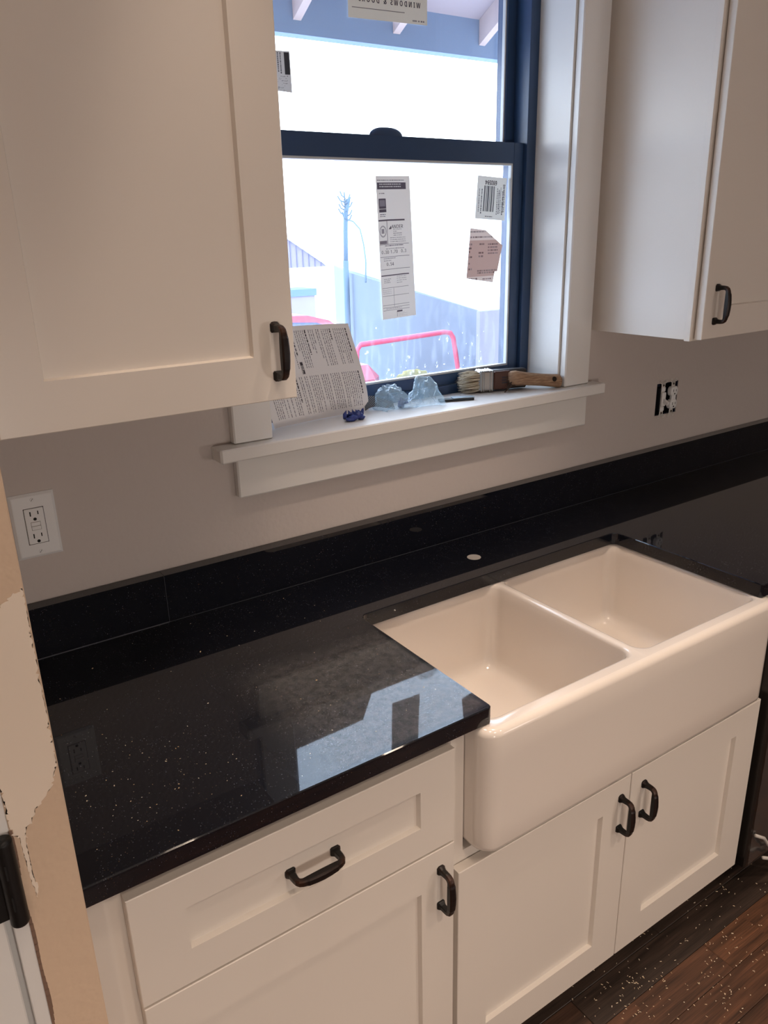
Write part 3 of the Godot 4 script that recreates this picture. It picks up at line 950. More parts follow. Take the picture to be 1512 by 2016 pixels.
# ------------------------------------------------------------------ sink and counter
func sink() -> void:
	var o := thing("farmhouse_sink", "white double-bowl apron-front sink set into the black counter", "sink", Vector3(0.675, 0.63, 0.44))
	var X0 := 0.257
	var X1 := 1.0935
	var xd := 0.668
	var Z0 := 0.195
	var Z1 := 0.6655
	var yt := 0.8822
	var yb := 0.629
	var e := 0.0006
	var ou := []
	for q in [[0.03, yb], [0.014, yb + 0.001], [0.006, yb + 0.005], [0.0015, yb + 0.011], [0.0, yb + 0.018], [0.0, yb + 0.06], [0.0, yt - 0.06], [0.0, yt - 0.014], [0.0012, yt - 0.0085], [0.0042, yt - 0.0037], [0.0085, yt - 0.001], [0.013, yt]]:
		var i: float = q[0]
		var rf := maxf(0.036 - i * 0.6, 0.012)
		ou.append(rrect(X0 + i, X1 - i, Z0 + i, Z1 - i, [rf, rf, 0.02, 0.02], q[1], 9))
	var so := tool_(true)
	loft(so, ou, true)
	part(o, "apron", so, M.porcelain)
	for half in 2:
		# bowl
		var b0 := 0.287 if half == 0 else xd + 0.0115
		var b1 := xd - 0.0115 if half == 0 else 1.0635
		var c0 := 0.230
		var c1 := 0.628
		var i0 := 0.013
		var rf := 0.036 - i0 * 0.6
		var rad := [e if half == 0 else rf, rf if half == 0 else e, 0.02 if half == 0 else e, e if half == 0 else 0.02]
		var all := [rrect(X0 + i0 if half == 0 else xd, xd if half == 0 else X1 - i0, Z0 + i0, Z1 - i0, rad, yt)]
		for q in [[-0.0085, yt], [-0.0045, yt - 0.001], [-0.0015, yt - 0.0036], [0.0, yt - 0.009], [0.0008, yt - 0.03], [0.006, 0.715], [0.0075, 0.70], [0.011, 0.688], [0.018, 0.679], [0.028, 0.6735], [0.042, 0.671], [0.07, 0.6695], [0.12, 0.6685], [0.155, 0.668]]:
			var i: float = q[0]
			var rr := clampf(0.03 - i * 0.12, 0.012, 0.035)
			all.append(rrect(b0 + i, b1 - i, c0 + i, c1 - i, [rr, rr, rr, rr], q[1]))
		var st := tool_(true)
		loft(st, all, true)
		var last: PackedVector3Array = all[-1]
		var m := Vector3((b0 + b1) / 2, 0.6675, (c0 + c1) / 2)
		for i in last.size():
			for p in [m, last[i], last[(i + 1) % last.size()]]: st.add_vertex(p)
		part(o, "bowl", st, M.porcelain)
		var dr := tool_(true)
		cyl(dr, m + Vector3(0, 0.0005, 0), m + Vector3(0, 0.0025, 0), 0.043, 0.04, 28)
		part(o, "drain_flange", dr, mat(Color(0.75, 0.74, 0.72), 0.25, 0.9))

func counter() -> void:
	var o := thing("countertop", "polished black granite countertop with flecks around the sink", "countertop", Vector3(1.0, YB, 0.32))
	var p := PackedVector2Array()
	var xs0 := 0.2898
	var xs1 := 1.0603
	var zs := 0.2385
	var zf := 0.6404
	p.append(Vector2(-0.3635, 0.0))
	p.append(Vector2(-0.3635, zf))
	for i in 5:
		var a := PI / 2 * i / 4.0
		p.append(Vector2(xs0 - 0.008 + 0.008 * sin(a), zf - 0.008 + 0.008 * cos(a)))
	for i in 6:
		var a := PI / 2 * i / 5.0
		p.append(Vector2(xs0 + 0.016 * (1 - cos(a)), zs + 0.016 * (1 - sin(a))))
	for i in 6:
		var a := PI / 2 * i / 5.0
		p.append(Vector2(xs1 - 0.016 * (1 - sin(a)), zs + 0.016 * (1 - cos(a))))
	for i in 5:
		var a := PI / 2 * i / 4.0
		p.append(Vector2(xs1 + 0.008 * (1 - cos(a)), zf - 0.008 + 0.008 * sin(a)))
	p.append(Vector2(3.4, zf))
	p.append(Vector2(3.4, 0.0))
	var st := tool_()
	slab(st, p, YB, YC, 0.0016)
	part(o, "slab", st, M.granite)
	# grey construction dust lying on the corner beside the sink
	var im := Image.create(384, 384, false, Image.FORMAT_RGBA8)
	var dn := noise(0.05, 81, 5)
	for y in 384:
		for x in 384:
			var u := x / 383.0
			var v := y / 383.0
			var edge := smoothstep(0.0, 0.35, u) * smoothstep(0.0, 0.3, v) * smoothstep(1.0, 0.97, u) * smoothstep(1.0, 0.97, v)
			var a := (0.055 + 0.05 * dn.get_noise_2d(x, y) + rng.randf_range(-0.03, 0.05)) * edge
			if rng.randf() < 0.012: a += 0.22 * edge
			im.set_pixel(x, y, Color(0.78, 0.76, 0.74, clampf(a, 0.0, 0.5)))
	var dm := mat(Color(1, 1, 1), 0.95)
	dm.albedo_texture = tex(im)
	dm.transparency = BaseMaterial3D.TRANSPARENCY_ALPHA
	dm.texture_repeat = false
	var df := tool_()
	uvquad(df, Vector3(-0.06, YC + 0.0003, 0.26), Vector3(0.286, YC + 0.0003, 0.26), Vector3(0.286, YC + 0.0003, 0.636), Vector3(-0.06, YC + 0.0003, 0.636))
	part(o, "dust_film", df, dm).set_meta("label", "thin film of grey dust")
	var hs := tool_()
	cyl(hs, Vector3(0.6705, YC - 0.0012, 0.1465), Vector3(0.6705, YC + 0.0004, 0.1465), 0.0165, 0.0165, 28)
	part(o, "faucet_hole", hs, mat(Color(0.62, 0.6, 0.58), 0.8)).set_meta("label", "round grey faucet hole")
	var b := thing("backsplash", "short black granite backsplash piece at the left corner, below the outlet", "backsplash", Vector3(-0.2, YC, 0.015))
	part(b, "slab", bx(-0.3635, -0.0347, YC + 0.0006, YC + 0.1015, 0.0005, 0.0300, 0.0), M.granite)
	part(b, "caulk_line", bx(-0.3635, -0.0347, YC, YC + 0.0013, 0.0295, 0.0313), mat(Color(0.34, 0.35, 0.38), 0.5))
	var b2 := thing("backsplash", "long black granite backsplash strip under the window", "backsplash", Vector3(1.7, YC, 0.015))
	part(b2, "slab", bx(-0.0337, 3.4, YC + 0.0006, YC + 0.1015, 0.0005, 0.0300, 0.0), M.granite)
	part(b2, "caulk_line", bx(-0.0337, 3.4, YC, YC + 0.0008, 0.0295, 0.0309), mat(Color(0.2, 0.21, 0.24), 0.5))
	part(b2, "seam_joint", bx(-0.0347, -0.0337, YC + 0.0006, YC + 0.1005, 0.001, 0.0296), mat(Color(0.2, 0.21, 0.24), 0.5))

# ------------------------------------------------------------------ electrics
func electrics() -> void:
	var cx := -0.2446
	var cy := 1.1637
	var o := thing("outlet", "white outlet with cover plate and test buttons on the wall beside the left corner", "outlet", Vector3(cx, cy, 0))
	var st := tool_()
	# cover plate with sloping rim
	var rings := []
	for q in [[0.0, 0.0], [0.0, 0.002], [0.0045, 0.0058], [0.0065, 0.0062]]:
		var r := PackedVector3Array()
		for s in [[1, 1], [-1, 1], [-1, -1], [1, -1]]:
			r.append(Vector3(cx + s[0] * (0.0385 - q[0]), cy + s[1] * (0.0605 - q[0]), q[1]))
		rings.append(r)
	loft(st, rings, true, false, true)
	part(o, "cover_plate", st, M.plate)
	part(o, "groove", bx(cx - 0.0172, cx + 0.0172, cy - 0.0342, cy + 0.0342, 0.0055, 0.0064), mat(Color(0.2, 0.19, 0.19), 0.8))
	var f := part(o, "receptacle", bx(cx - 0.0163, cx + 0.0163, cy - 0.0333, cy + 0.0333, 0.005, 0.0078, 0.001), M.plate)
	for s in [1, -1]:
		var y: float = cy + (0.0245 if s > 0 else -0.0175)
		part(f, "slot", bx(cx - 0.0076, cx - 0.0056, y - 0.005, y + 0.0035, 0.0076, 0.0080), M.dark)
		part(f, "slot", bx(cx + 0.0056, cx + 0.0074, y - 0.0032, y + 0.0034, 0.0076, 0.0080), M.dark)
		var g := tool_()
		cyl(g, Vector3(cx, y - 0.0112, 0.0076), Vector3(cx, y - 0.0112, 0.0080), 0.0029, 0.0029, 14)
		part(f, "ground_hole", g, M.dark)
	part(f, "button_surround", bx(cx - 0.0082, cx + 0.0082, cy - 0.0075, cy + 0.0082, 0.0076, 0.0080), mat(Color(0.5, 0.48, 0.46), 0.6))
	part(f, "test_button", bx(cx - 0.0077, cx + 0.0077, cy + 0.0006, cy + 0.0076, 0.0076, 0.0088, 0.0006), M.plate)
	part(f, "reset_button", bx(cx - 0.0077, cx + 0.0077, cy - 0.007, cy - 0.0002, 0.0076, 0.0088, 0.0006), M.plate)
	for s in [1, -1]:
		var g := tool_()
		cyl(g, Vector3(cx + 0.0004, cy + s * 0.0492, 0.0058), Vector3(cx + 0.0004, cy + s * 0.0492, 0.0072), 0.0036, 0.003, 16)
		var sc := part(o, "screw", g, M.plate)
		var sl := tool_()
		box(sl, Vector3(-0.0028, -0.0004, 0.0070), Vector3(0.0028, 0.0004, 0.0074), 0.0, Transform3D(Basis(Vector3.BACK, 0.9), Vector3(cx + 0.0004, cy + s * 0.0492, 0)))
		part(sc, "slot", sl, mat(Color(0.35, 0.34, 0.33), 0.7))

	# bare two-gang box right of the window: switch and duplex outlet without a cover
	var b := thing("electrical_box", "dark recessed two-gang box in the wall right of the window", "electrical box", Vector3(1.546, 1.159, 0))
	var bs := tool_()
	box(bs, Vector3(1.4968, 1.1112, -0.064), Vector3(1.5955, 1.2065, -0.062))
	box(bs, Vector3(1.4968, 1.1112, -0.062), Vector3(1.4985, 1.2065, -0.002))
	box(bs, Vector3(1.5938, 1.1112, -0.062), Vector3(1.5955, 1.2065, -0.002))
	box(bs, Vector3(1.4968, 1.1112, -0.062), Vector3(1.5955, 1.1129, -0.002))
	box(bs, Vector3(1.4968, 1.2048, -0.062), Vector3(1.5955, 1.2065, -0.002))
	part(b, "shell", bs, mat(Color(0.09, 0.11, 0.2), 0.7))
	var metal := mat(Color(0.88, 0.87, 0.85), 0.4, 0.15)
	var sx := 1.5235
	var sw := thing("light_switch", "bare toggle light switch with metal strap, left in the uncovered box", "switch", Vector3(sx, 1.159, 0.002))
	yoke(sw, sx, metal)
	part(sw, "body", bx(sx - 0.0125, sx + 0.0125, 1.1265, 1.1915, -0.03, 0.0008), M.boxdark)
	part(sw, "face", bx(sx - 0.0085, sx + 0.0085, 1.138, 1.180, 0.002, 0.0085, 0.0015), M.plate)
	var tg := tool_()
	box(tg, Vector3(-0.0045, -0.0055, 0), Vector3(0.0045, 0.0055, 0.021), 0.0012, Transform3D(Basis(Vector3.RIGHT, 0.5), Vector3(sx, 1.157, 0.006)))
	part(sw, "toggle", tg, M.plate)
	for s in [1, -1]:
		part(sw, "terminal_block", bx(sx - 0.009, sx + 0.009, 1.159 + s * 0.0295 - 0.006, 1.159 + s * 0.0295 + 0.006, 0.0015, 0.0045, 0.001), M.plate)
	var ox := 1.5700
	var ou := thing("outlet", "bare duplex outlet, right in the uncovered box", "outlet", Vector3(ox, 1.159, 0.002))
	yoke(ou, ox, metal)
	for s in [1, -1]:
		var y: float = 1.159 + s * 0.0195
		var f2 := tool_(true)
		var rr := []
		for q in [[-0.004, 1.0], [0.0075, 1.0], [0.0095, 0.9], [0.0098, 0.5]]:
			var r := PackedVector3Array()
			for i in 24:
				var a := TAU * i / 24
				r.append(Vector3(ox + clampf(cos(a) * 0.0172, -0.0165, 0.0165) * q[1], y + clampf(sin(a) * 0.0172, -0.0142, 0.0142) * q[1], q[0]))
			rr.append(r)
		loft(f2, rr, true, false, true)
		var fc := part(ou, "receptacle", f2, M.plate)
		part(fc, "slot", bx(ox - 0.0074, ox - 0.0054, y - 0.002, y + 0.006, 0.0097, 0.0101), M.dark)
		part(fc, "slot", bx(ox + 0.0054, ox + 0.0072, y - 0.001, y + 0.0055, 0.0097, 0.0101), M.dark)
		var g := tool_()
		cyl(g, Vector3(ox, y - 0.0075, 0.0097), Vector3(ox, y - 0.0075, 0.0101), 0.0026, 0.0026, 12)
		part(fc, "ground_hole", g, M.dark)
	part(ou, "bridge", bx(ox - 0.010, ox + 0.010, 1.152, 1.166, 0.0, 0.0078, 0.001), M.plate)

func yoke(parent: Node3D, x: float, m: Material) -> void:
	var st := tool_()
	var yc := 1.159
	box(st, Vector3(x - 0.008, yc - 0.050, 0.0008), Vector3(x + 0.008, yc + 0.050, 0.0024), 0.0004)
	for s in [1, -1]:
		for t in [1, -1]:
			# plaster ears: open rings
			for i in 10:
				var a0 := TAU * i / 10
				var a1 := TAU * (i + 1) / 10
				var c := Vector3(x + t * 0.0115, yc + s * 0.0525, 0.0016)
				quad(st, c + Vector3(cos(a0), sin(a0), 0) * 0.0052 + Vector3(0, 0, 0.0008), c + Vector3(cos(a1), sin(a1), 0) * 0.0052 + Vector3(0, 0, 0.0008), c + Vector3(cos(a1), sin(a1), 0) * 0.0026 + Vector3(0, 0, 0.0008), c + Vector3(cos(a0), sin(a0), 0) * 0.0026 + Vector3(0, 0, 0.0008), Vector3.BACK)
		box(st, Vector3(x - 0.009, yc + s * 0.0475 - 0.004, 0.0008), Vector3(x + 0.009, yc + s * 0.0475 + 0.004, 0.0024), 0.0004)
	part(parent, "strap", st, m)
	for s in [1, -1]:
		var g := tool_()
		cyl(g, Vector3(x, yc + s * 0.0415, 0.002), Vector3(x, yc + s * 0.0415, 0.0042), 0.0034, 0.003, 14)
		part(parent, "screw", g, mat(Color(0.4, 0.38, 0.35), 0.4, 0.7))

func dishwasher() -> void:
	var o := thing("dishwasher", "dark dishwasher in clear wrap right of the sink cabinet", "dishwasher", Vector3(1.46, 0, 0.33))
	part(o, "body", bx(1.158, 1.755, 0.06, 0.868, 0.04, 0.60), M.black)
	part(o, "toe_panel", bx(1.158, 1.755, 0.0, 0.085, 0.52, 0.56), M.black)
	var d := part(o, "door", bx(1.163, 1.752, 0.088, 0.86, 0.60, 0.6465, 0.004), mat(Color(0.17, 0.15, 0.14), 0.25, 0.5))
	# creased protective film
	var st := tool_(true)
	var n := noise(14.0, 31, 3)
	for iy in 40:
		for ix in 24:
			var q := []
			for c in [[0, 0], [1, 0], [1, 1], [0, 1]]:
				var x: float = 1.172 + (ix + c[0]) * 0.024
				var y: float = 0.10 + (iy + c[1]) * 0.0188
				q.append(Vector3(x, y, 0.6485 + 0.0035 * absf(n.get_noise_2d(x * 0.6, y * 2.0))))
			quad(st, q[0], q[1], q[2], q[3], Vector3.BACK)
	var fm := mat(Color(0.8, 0.8, 0.82, 0.05), 0.08)
	fm.transparency = BaseMaterial3D.TRANSPARENCY_ALPHA
	part(d, "protective_film", st, fm)
	var tr := tool_(true)
	tube(tr, [Vector3(1.176, 0.196, 0.655), Vector3(1.205, 0.178, 0.662), Vector3(1.235, 0.135, 0.668), Vector3(1.27, 0.095, 0.675), Vector3(1.34, 0.05, 0.69)], 0.0045, 8)
	tube(tr, [Vector3(1.21, 0.115, 0.665), Vector3(1.245, 0.098, 0.672), Vector3(1.29, 0.06, 0.68), Vector3(1.35, 0.02, 0.70)], 0.0045, 8)
	part(o, "plastic_strap", tr, mat(Color(0.7, 0.68, 0.66), 0.4)).set_meta("label", "loose pale plastic strap")

# ------------------------------------------------------------------ stickers on the panes
func sticker(called: String, pts: Array, z: float, im: Image, label: String) -> MeshInstance3D:
	# pts: top left, top right, bottom right, bottom left as seen from the room
	var st := tool_()
	uvquad(st, Vector3(pts[0].x, pts[0].y, z + 0.0004), Vector3(pts[1].x, pts[1].y, z + 0.0004), Vector3(pts[2].x, pts[2].y, z + 0.0004), Vector3(pts[3].x, pts[3].y, z + 0.0004))
	var m := mat(Color(1, 1, 1), 0.7)
	m.albedo_texture = tex(im)
	m.backlight_enabled = true
	m.backlight = Color(0.42, 0.42, 0.42)
	m.texture_repeat = false
	return solo(called, st, m, label, "sticker")

func stickers() -> void:
	var ink := Color(0.36, 0.33, 0.38)
	# tall performance label
	var im := Image.create(256, 800, false, Image.FORMAT_RGB8)
	im.fill(Color(0.95, 0.945, 0.93))
	words(im, Rect2i(10, 22, 220, 8), 12, 4, ink)
	im.fill_rect(Rect2i(8, 36, 216, 36), ink)
	words(im, Rect2i(24, 42, 180, 24), 13, 6, Color(0.8, 0.8, 0.8))
	im.fill_rect(Rect2i(14, 122, 52, 74), ink)
	im.fill_rect(Rect2i(20, 130, 40, 34), Color(0.55, 0.53, 0.57))
	im.fill_rect(Rect2i(14, 176, 52, 4), Color(0.8, 0.8, 0.8))
	words(im, Rect2i(20, 92, 44, 14), 10, 5, ink)
	words(im, Rect2i(20, 206, 44, 18), 10, 4, ink)
	im.fill_rect(Rect2i(6, 236, 196, 8), ink)
	im.fill_rect(Rect2i(64, 244, 3, 128), ink)
	for a in 90:
		for r in range(20, 26):
			im.set_pixel(clampi(34 + int(cos(TAU * a / 90) * r), 0, 255), clampi(300 + int(sin(TAU * a / 90) * r * 1.3), 0, 799), ink)
	im.fill_rect(Rect2i(24, 286, 20, 26), Color(0.62, 0.6, 0.62))
	im.fill_rect(Rect2i(8, 352, 52, 18), Color(0.5, 0.47, 0.5))
	for t in 20:
		im.fill_rect(Rect2i(96 - t, 270 + t, t, 1), ink)
	words(im, Rect2i(110, 290, 70, 40), 11, 4, Color(0.55, 0.53, 0.56))
	words(im, Rect2i(84, 336, 130, 30), 11, 4, Color(0.6, 0.58, 0.6))
	im.fill_rect(Rect2i(6, 372, 220, 2), ink)
	words(im, Rect2i(44, 378, 150, 6), 8, 5, ink)
	words(im, Rect2i(50, 396, 150, 6), 8, 4, Color(0.55, 0.53, 0.56))
	im.fill_rect(Rect2i(6, 442, 220, 2), ink)
	words(im, Rect2i(30, 450, 150, 20), 12, 4, Color(0.55, 0.53, 0.56))
	im.fill_rect(Rect2i(6, 512, 220, 2), ink)
	im.fill_rect(Rect2i(6, 545, 210, 6), ink)
	words(im, Rect2i(24, 566, 56, 26), 10, 4, Color(0.6, 0.58, 0.6))
	words(im, Rect2i(120, 556, 80, 44), 12, 3, Color(0.55, 0.53, 0.56))
	for y in [618, 664, 718, 732, 748]: im.fill_rect(Rect2i(8, y, 200, 2), Color(0.5, 0.48, 0.5))
	im.fill_rect(Rect2i(92, 618, 2, 112), Color(0.55, 0.53, 0.55))
	words(im, Rect2i(12, 630, 70, 30), 10, 2, Color(0.6, 0.58, 0.6))
	words(im, Rect2i(30, 738, 130, 8), 9, 4, Color(0.6, 0.58, 0.6))
	im.fill_rect(Rect2i(110, 756, 2, 36), Color(0.5, 0.48, 0.5))
	im.fill_rect(Rect2i(112, 756, 40, 9), ink)
	words(im, Rect2i(116, 770, 80, 20), 6, 1, Color(0.6, 0.58, 0.6))
	var zl := -0.1395
	var P := [Vector2(0.6066, 1.7687), Vector2(0.7015, 1.7703), Vector2(0.7166, 1.4544), Vector2(0.6181, 1.4497)]
	var s := sticker("window_sticker", P, zl, im, "tall narrow white rating label in the middle of the lower pane")
	var lean := Basis(Vector3.BACK, 0.03)
	var dk := mat(Color(0.3, 0.28, 0.32), 0.8)
	var at := func(u: float, v: float) -> Vector3:
		var a: Vector2 = P[0].lerp(P[1], u)
		var b: Vector2 = P[3].lerp(P[2], u)
		var c := a.lerp(b, v)
		return Vector3(c.x, c.y, zl + 0.0006)
	text(s, "ANDER", at.call(0.56, 0.345), 0.0075, dk, false, lean)
	text(s, "0.30", at.call(0.17, 0.52), 0.0070, dk, false, lean, 0.9, true)
	text(s, "1.70", at.call(0.43, 0.519), 0.0070, dk, false, lean, 0.9, true)
	text(s, "0.3", at.call(0.72, 0.518), 0.0070, dk, false, lean, 0.9, true)
	text(s, "0.54", at.call(0.30, 0.605), 0.0070, dk, false, lean, 0.9, true)
	# barcode label, stuck on upside down
	var b := Image.create(256, 280, false, Image.FORMAT_RGB8)
	b.fill(Color(0.94, 0.96, 0.95))
	var g := Color(0.25, 0.28, 0.32)
	for bar in [[62, 8], [76, 3], [84, 5], [94, 10], [110, 4], [118, 2], [124, 9], [140, 3], [146, 6]]:
		b.fill_rect(Rect2i(bar[0], 60, bar[1], 168), g)
	for x in [[20, 6], [40, 8], [176, 6], [190, 9], [206, 5], [222, 8]]:
		var y := 62 + rng.randi() % 30
		while y < 235:
			var h := rng.randi_range(4, 12)
			b.fill_rect(Rect2i(x[0], y, x[1], h), g.lerp(Color(1, 1, 1), rng.randf_range(0.0, 0.4)))
			y += h + rng.randi_range(2, 5)
	words(b, Rect2i(84, 258, 70, 6), 8, 5, g)
	var Q := [Vector2(0.9098, 1.7749), Vector2(1.0057, 1.7694), Vector2(1.0008, 1.6691), Vector2(0.902, 1.6755)]
	var s2 := sticker("window_sticker", Q, zl, b, "square white barcode label at the top right of the lower pane, upside down")
	text(s2, "693594", Vector3(0.9535, 1.7585, zl + 0.0006), 0.0105, dk, true, Basis(Vector3.BACK, PI - 0.055), 0.8)
	text(s2, "DH103162/0A-010", Vector3(0.9955, 1.722, zl + 0.0006), 0.006, dk, true, Basis(Vector3.BACK, PI / 2 + PI - 0.05), 0.95)
	# folded brownish paper
	var f := Image.create(200, 260, false, Image.FORMAT_RGB8)
	f.fill(Color(0.93, 0.88, 0.86))
	f.fill_rect(Rect2i(0, 58, 200, 168), Color(0.82, 0.71, 0.68))
	words(f, Rect2i(20, 16, 90, 8), 10, 6, Color(0.52, 0.46, 0.46))
	words(f, Rect2i(20, 40, 150, 8), 12, 7, Color(0.5, 0.43, 0.43))
	for yy in [72, 90, 106, 130, 160, 186]:
		words(f, Rect2i(12, yy, 20, 9), 12, 8, Color(0.45, 0.36, 0.36))
	words(f, Rect2i(70, 72, 30, 9), 12, 8, Color(0.48, 0.38, 0.37))
	words(f, Rect2i(66, 112, 30, 24), 16, 8, Color(0.48, 0.38, 0.37))
	words(f, Rect2i(118, 74, 60, 60), 14, 7, Color(0.5, 0.4, 0.4))
	words(f, Rect2i(60, 196, 120, 20), 10, 7, Color(0.47, 0.38, 0.37))
	words(f, Rect2i(14, 232, 50, 22), 14, 10, Color(0.45, 0.38, 0.38))
	words(f, Rect2i(90, 236, 90, 14), 10, 6, Color(0.58, 0.5, 0.5))
	var fp := [Vector2(0.8876, 1.6531), Vector2(0.9378, 1.6475), Vector2(0.996, 1.6094), Vector2(0.9805, 1.5459), Vector2(0.9715, 1.5455), Vector2(0.9656, 1.5187), Vector2(0.8762, 1.5326)]
	var st := tool_()
	var tr := Geometry2D.triangulate_polygon(PackedVector2Array(fp))
	for side in 1:
		for i in range(0, tr.size(), 3):
			var ids := [tr[i], tr[i + 1], tr[i + 2]]
			var a: Vector2 = fp[ids[0]]
			var bb: Vector2 = fp[ids[1]]
			var c: Vector2 = fp[ids[2]]
			if ((bb - a).cross(c - a) > 0) == (side == 0): ids.reverse()
			for id in ids:
				var q: Vector2 = fp[id]
				st.set_uv(Vector2((q.x - 0.876) / 0.12, (1.654 - q.y) / 0.136))
				st.add_vertex(Vector3(q.x, q.y, zl + (0.0006 if side == 0 else 0.0)))
	var fm := mat(Color(1, 1, 1), 0.8)
	fm.albedo_texture = tex(f)
	fm.backlight_enabled = true
	fm.backlight = Color(0.42, 0.42, 0.42)
	fm.texture_repeat = false
	solo("folded_paper", st, fm, "folded brownish printed paper stuck to the right of the lower pane", "paper")
	# label at the left edge of the upper pane
	var l := Image.create(128, 256, false, Image.FORMAT_RGB8)
	l.fill(Color(0.84, 0.84, 0.84))
	l.fill_rect(Rect2i(100, 8, 24, 136), Color(0.2, 0.2, 0.22))
	for x in [8, 20, 32, 44, 56, 68, 80]:
		var y := 10
		while y < 132:
			var h := rng.randi_range(4, 12)
			l.fill_rect(Rect2i(x, y, 5, h), Color(0.35, 0.35, 0.37))
			y += h + 3
	for k in 60: l.fill_rect(Rect2i(10 + rng.randi() % 100, 150 + rng.randi() % 96, rng.randi_range(2, 10), 2), Color(0.4, 0.4, 0.42))
	sticker("window_sticker", [Vector2(0.362, 2.0035), Vector2(0.4255, 2.006), Vector2(0.4266, 1.9292), Vector2(0.362, 1.932)], -0.1772, l, "small grey warning label at the left edge of the upper pane")
	# maker's sticker on the outside of the upper pane, read through its back
	var mk := Image.create(256, 160, false, Image.FORMAT_RGB8)
	mk.fill(Color(0.90, 0.89, 0.84))
	mk.fill_rect(Rect2i(12, 139, 168, 1), Color(0.3, 0.28, 0.28))
	words(mk, Rect2i(206, 152, 40, 4), 8, 3, Color(0.4, 0.38, 0.38), 1.0)
	var T := [Vector2(0.5726, 2.24), Vector2(0.7836, 2.246), Vector2(0.7841, 2.0892), Vector2(0.5725, 2.0834)]
	var s3 := sticker("window_sticker", T, -0.1772, mk, "large beige sticker with mirrored lettering at the top of the upper pane")
	var back := Basis(Vector3.BACK, 0.026) * Basis(Vector3.UP, PI)
	text(s3, "W I N D O W S   &   D O O R S", Vector3(0.682, 2.1235, -0.1767), 0.0105, dk, true, back, 0.86)
	text(s3, "A N D E R S E N", Vector3(0.682, 2.1465, -0.1767), 0.019, dk, true, back, 0.86)

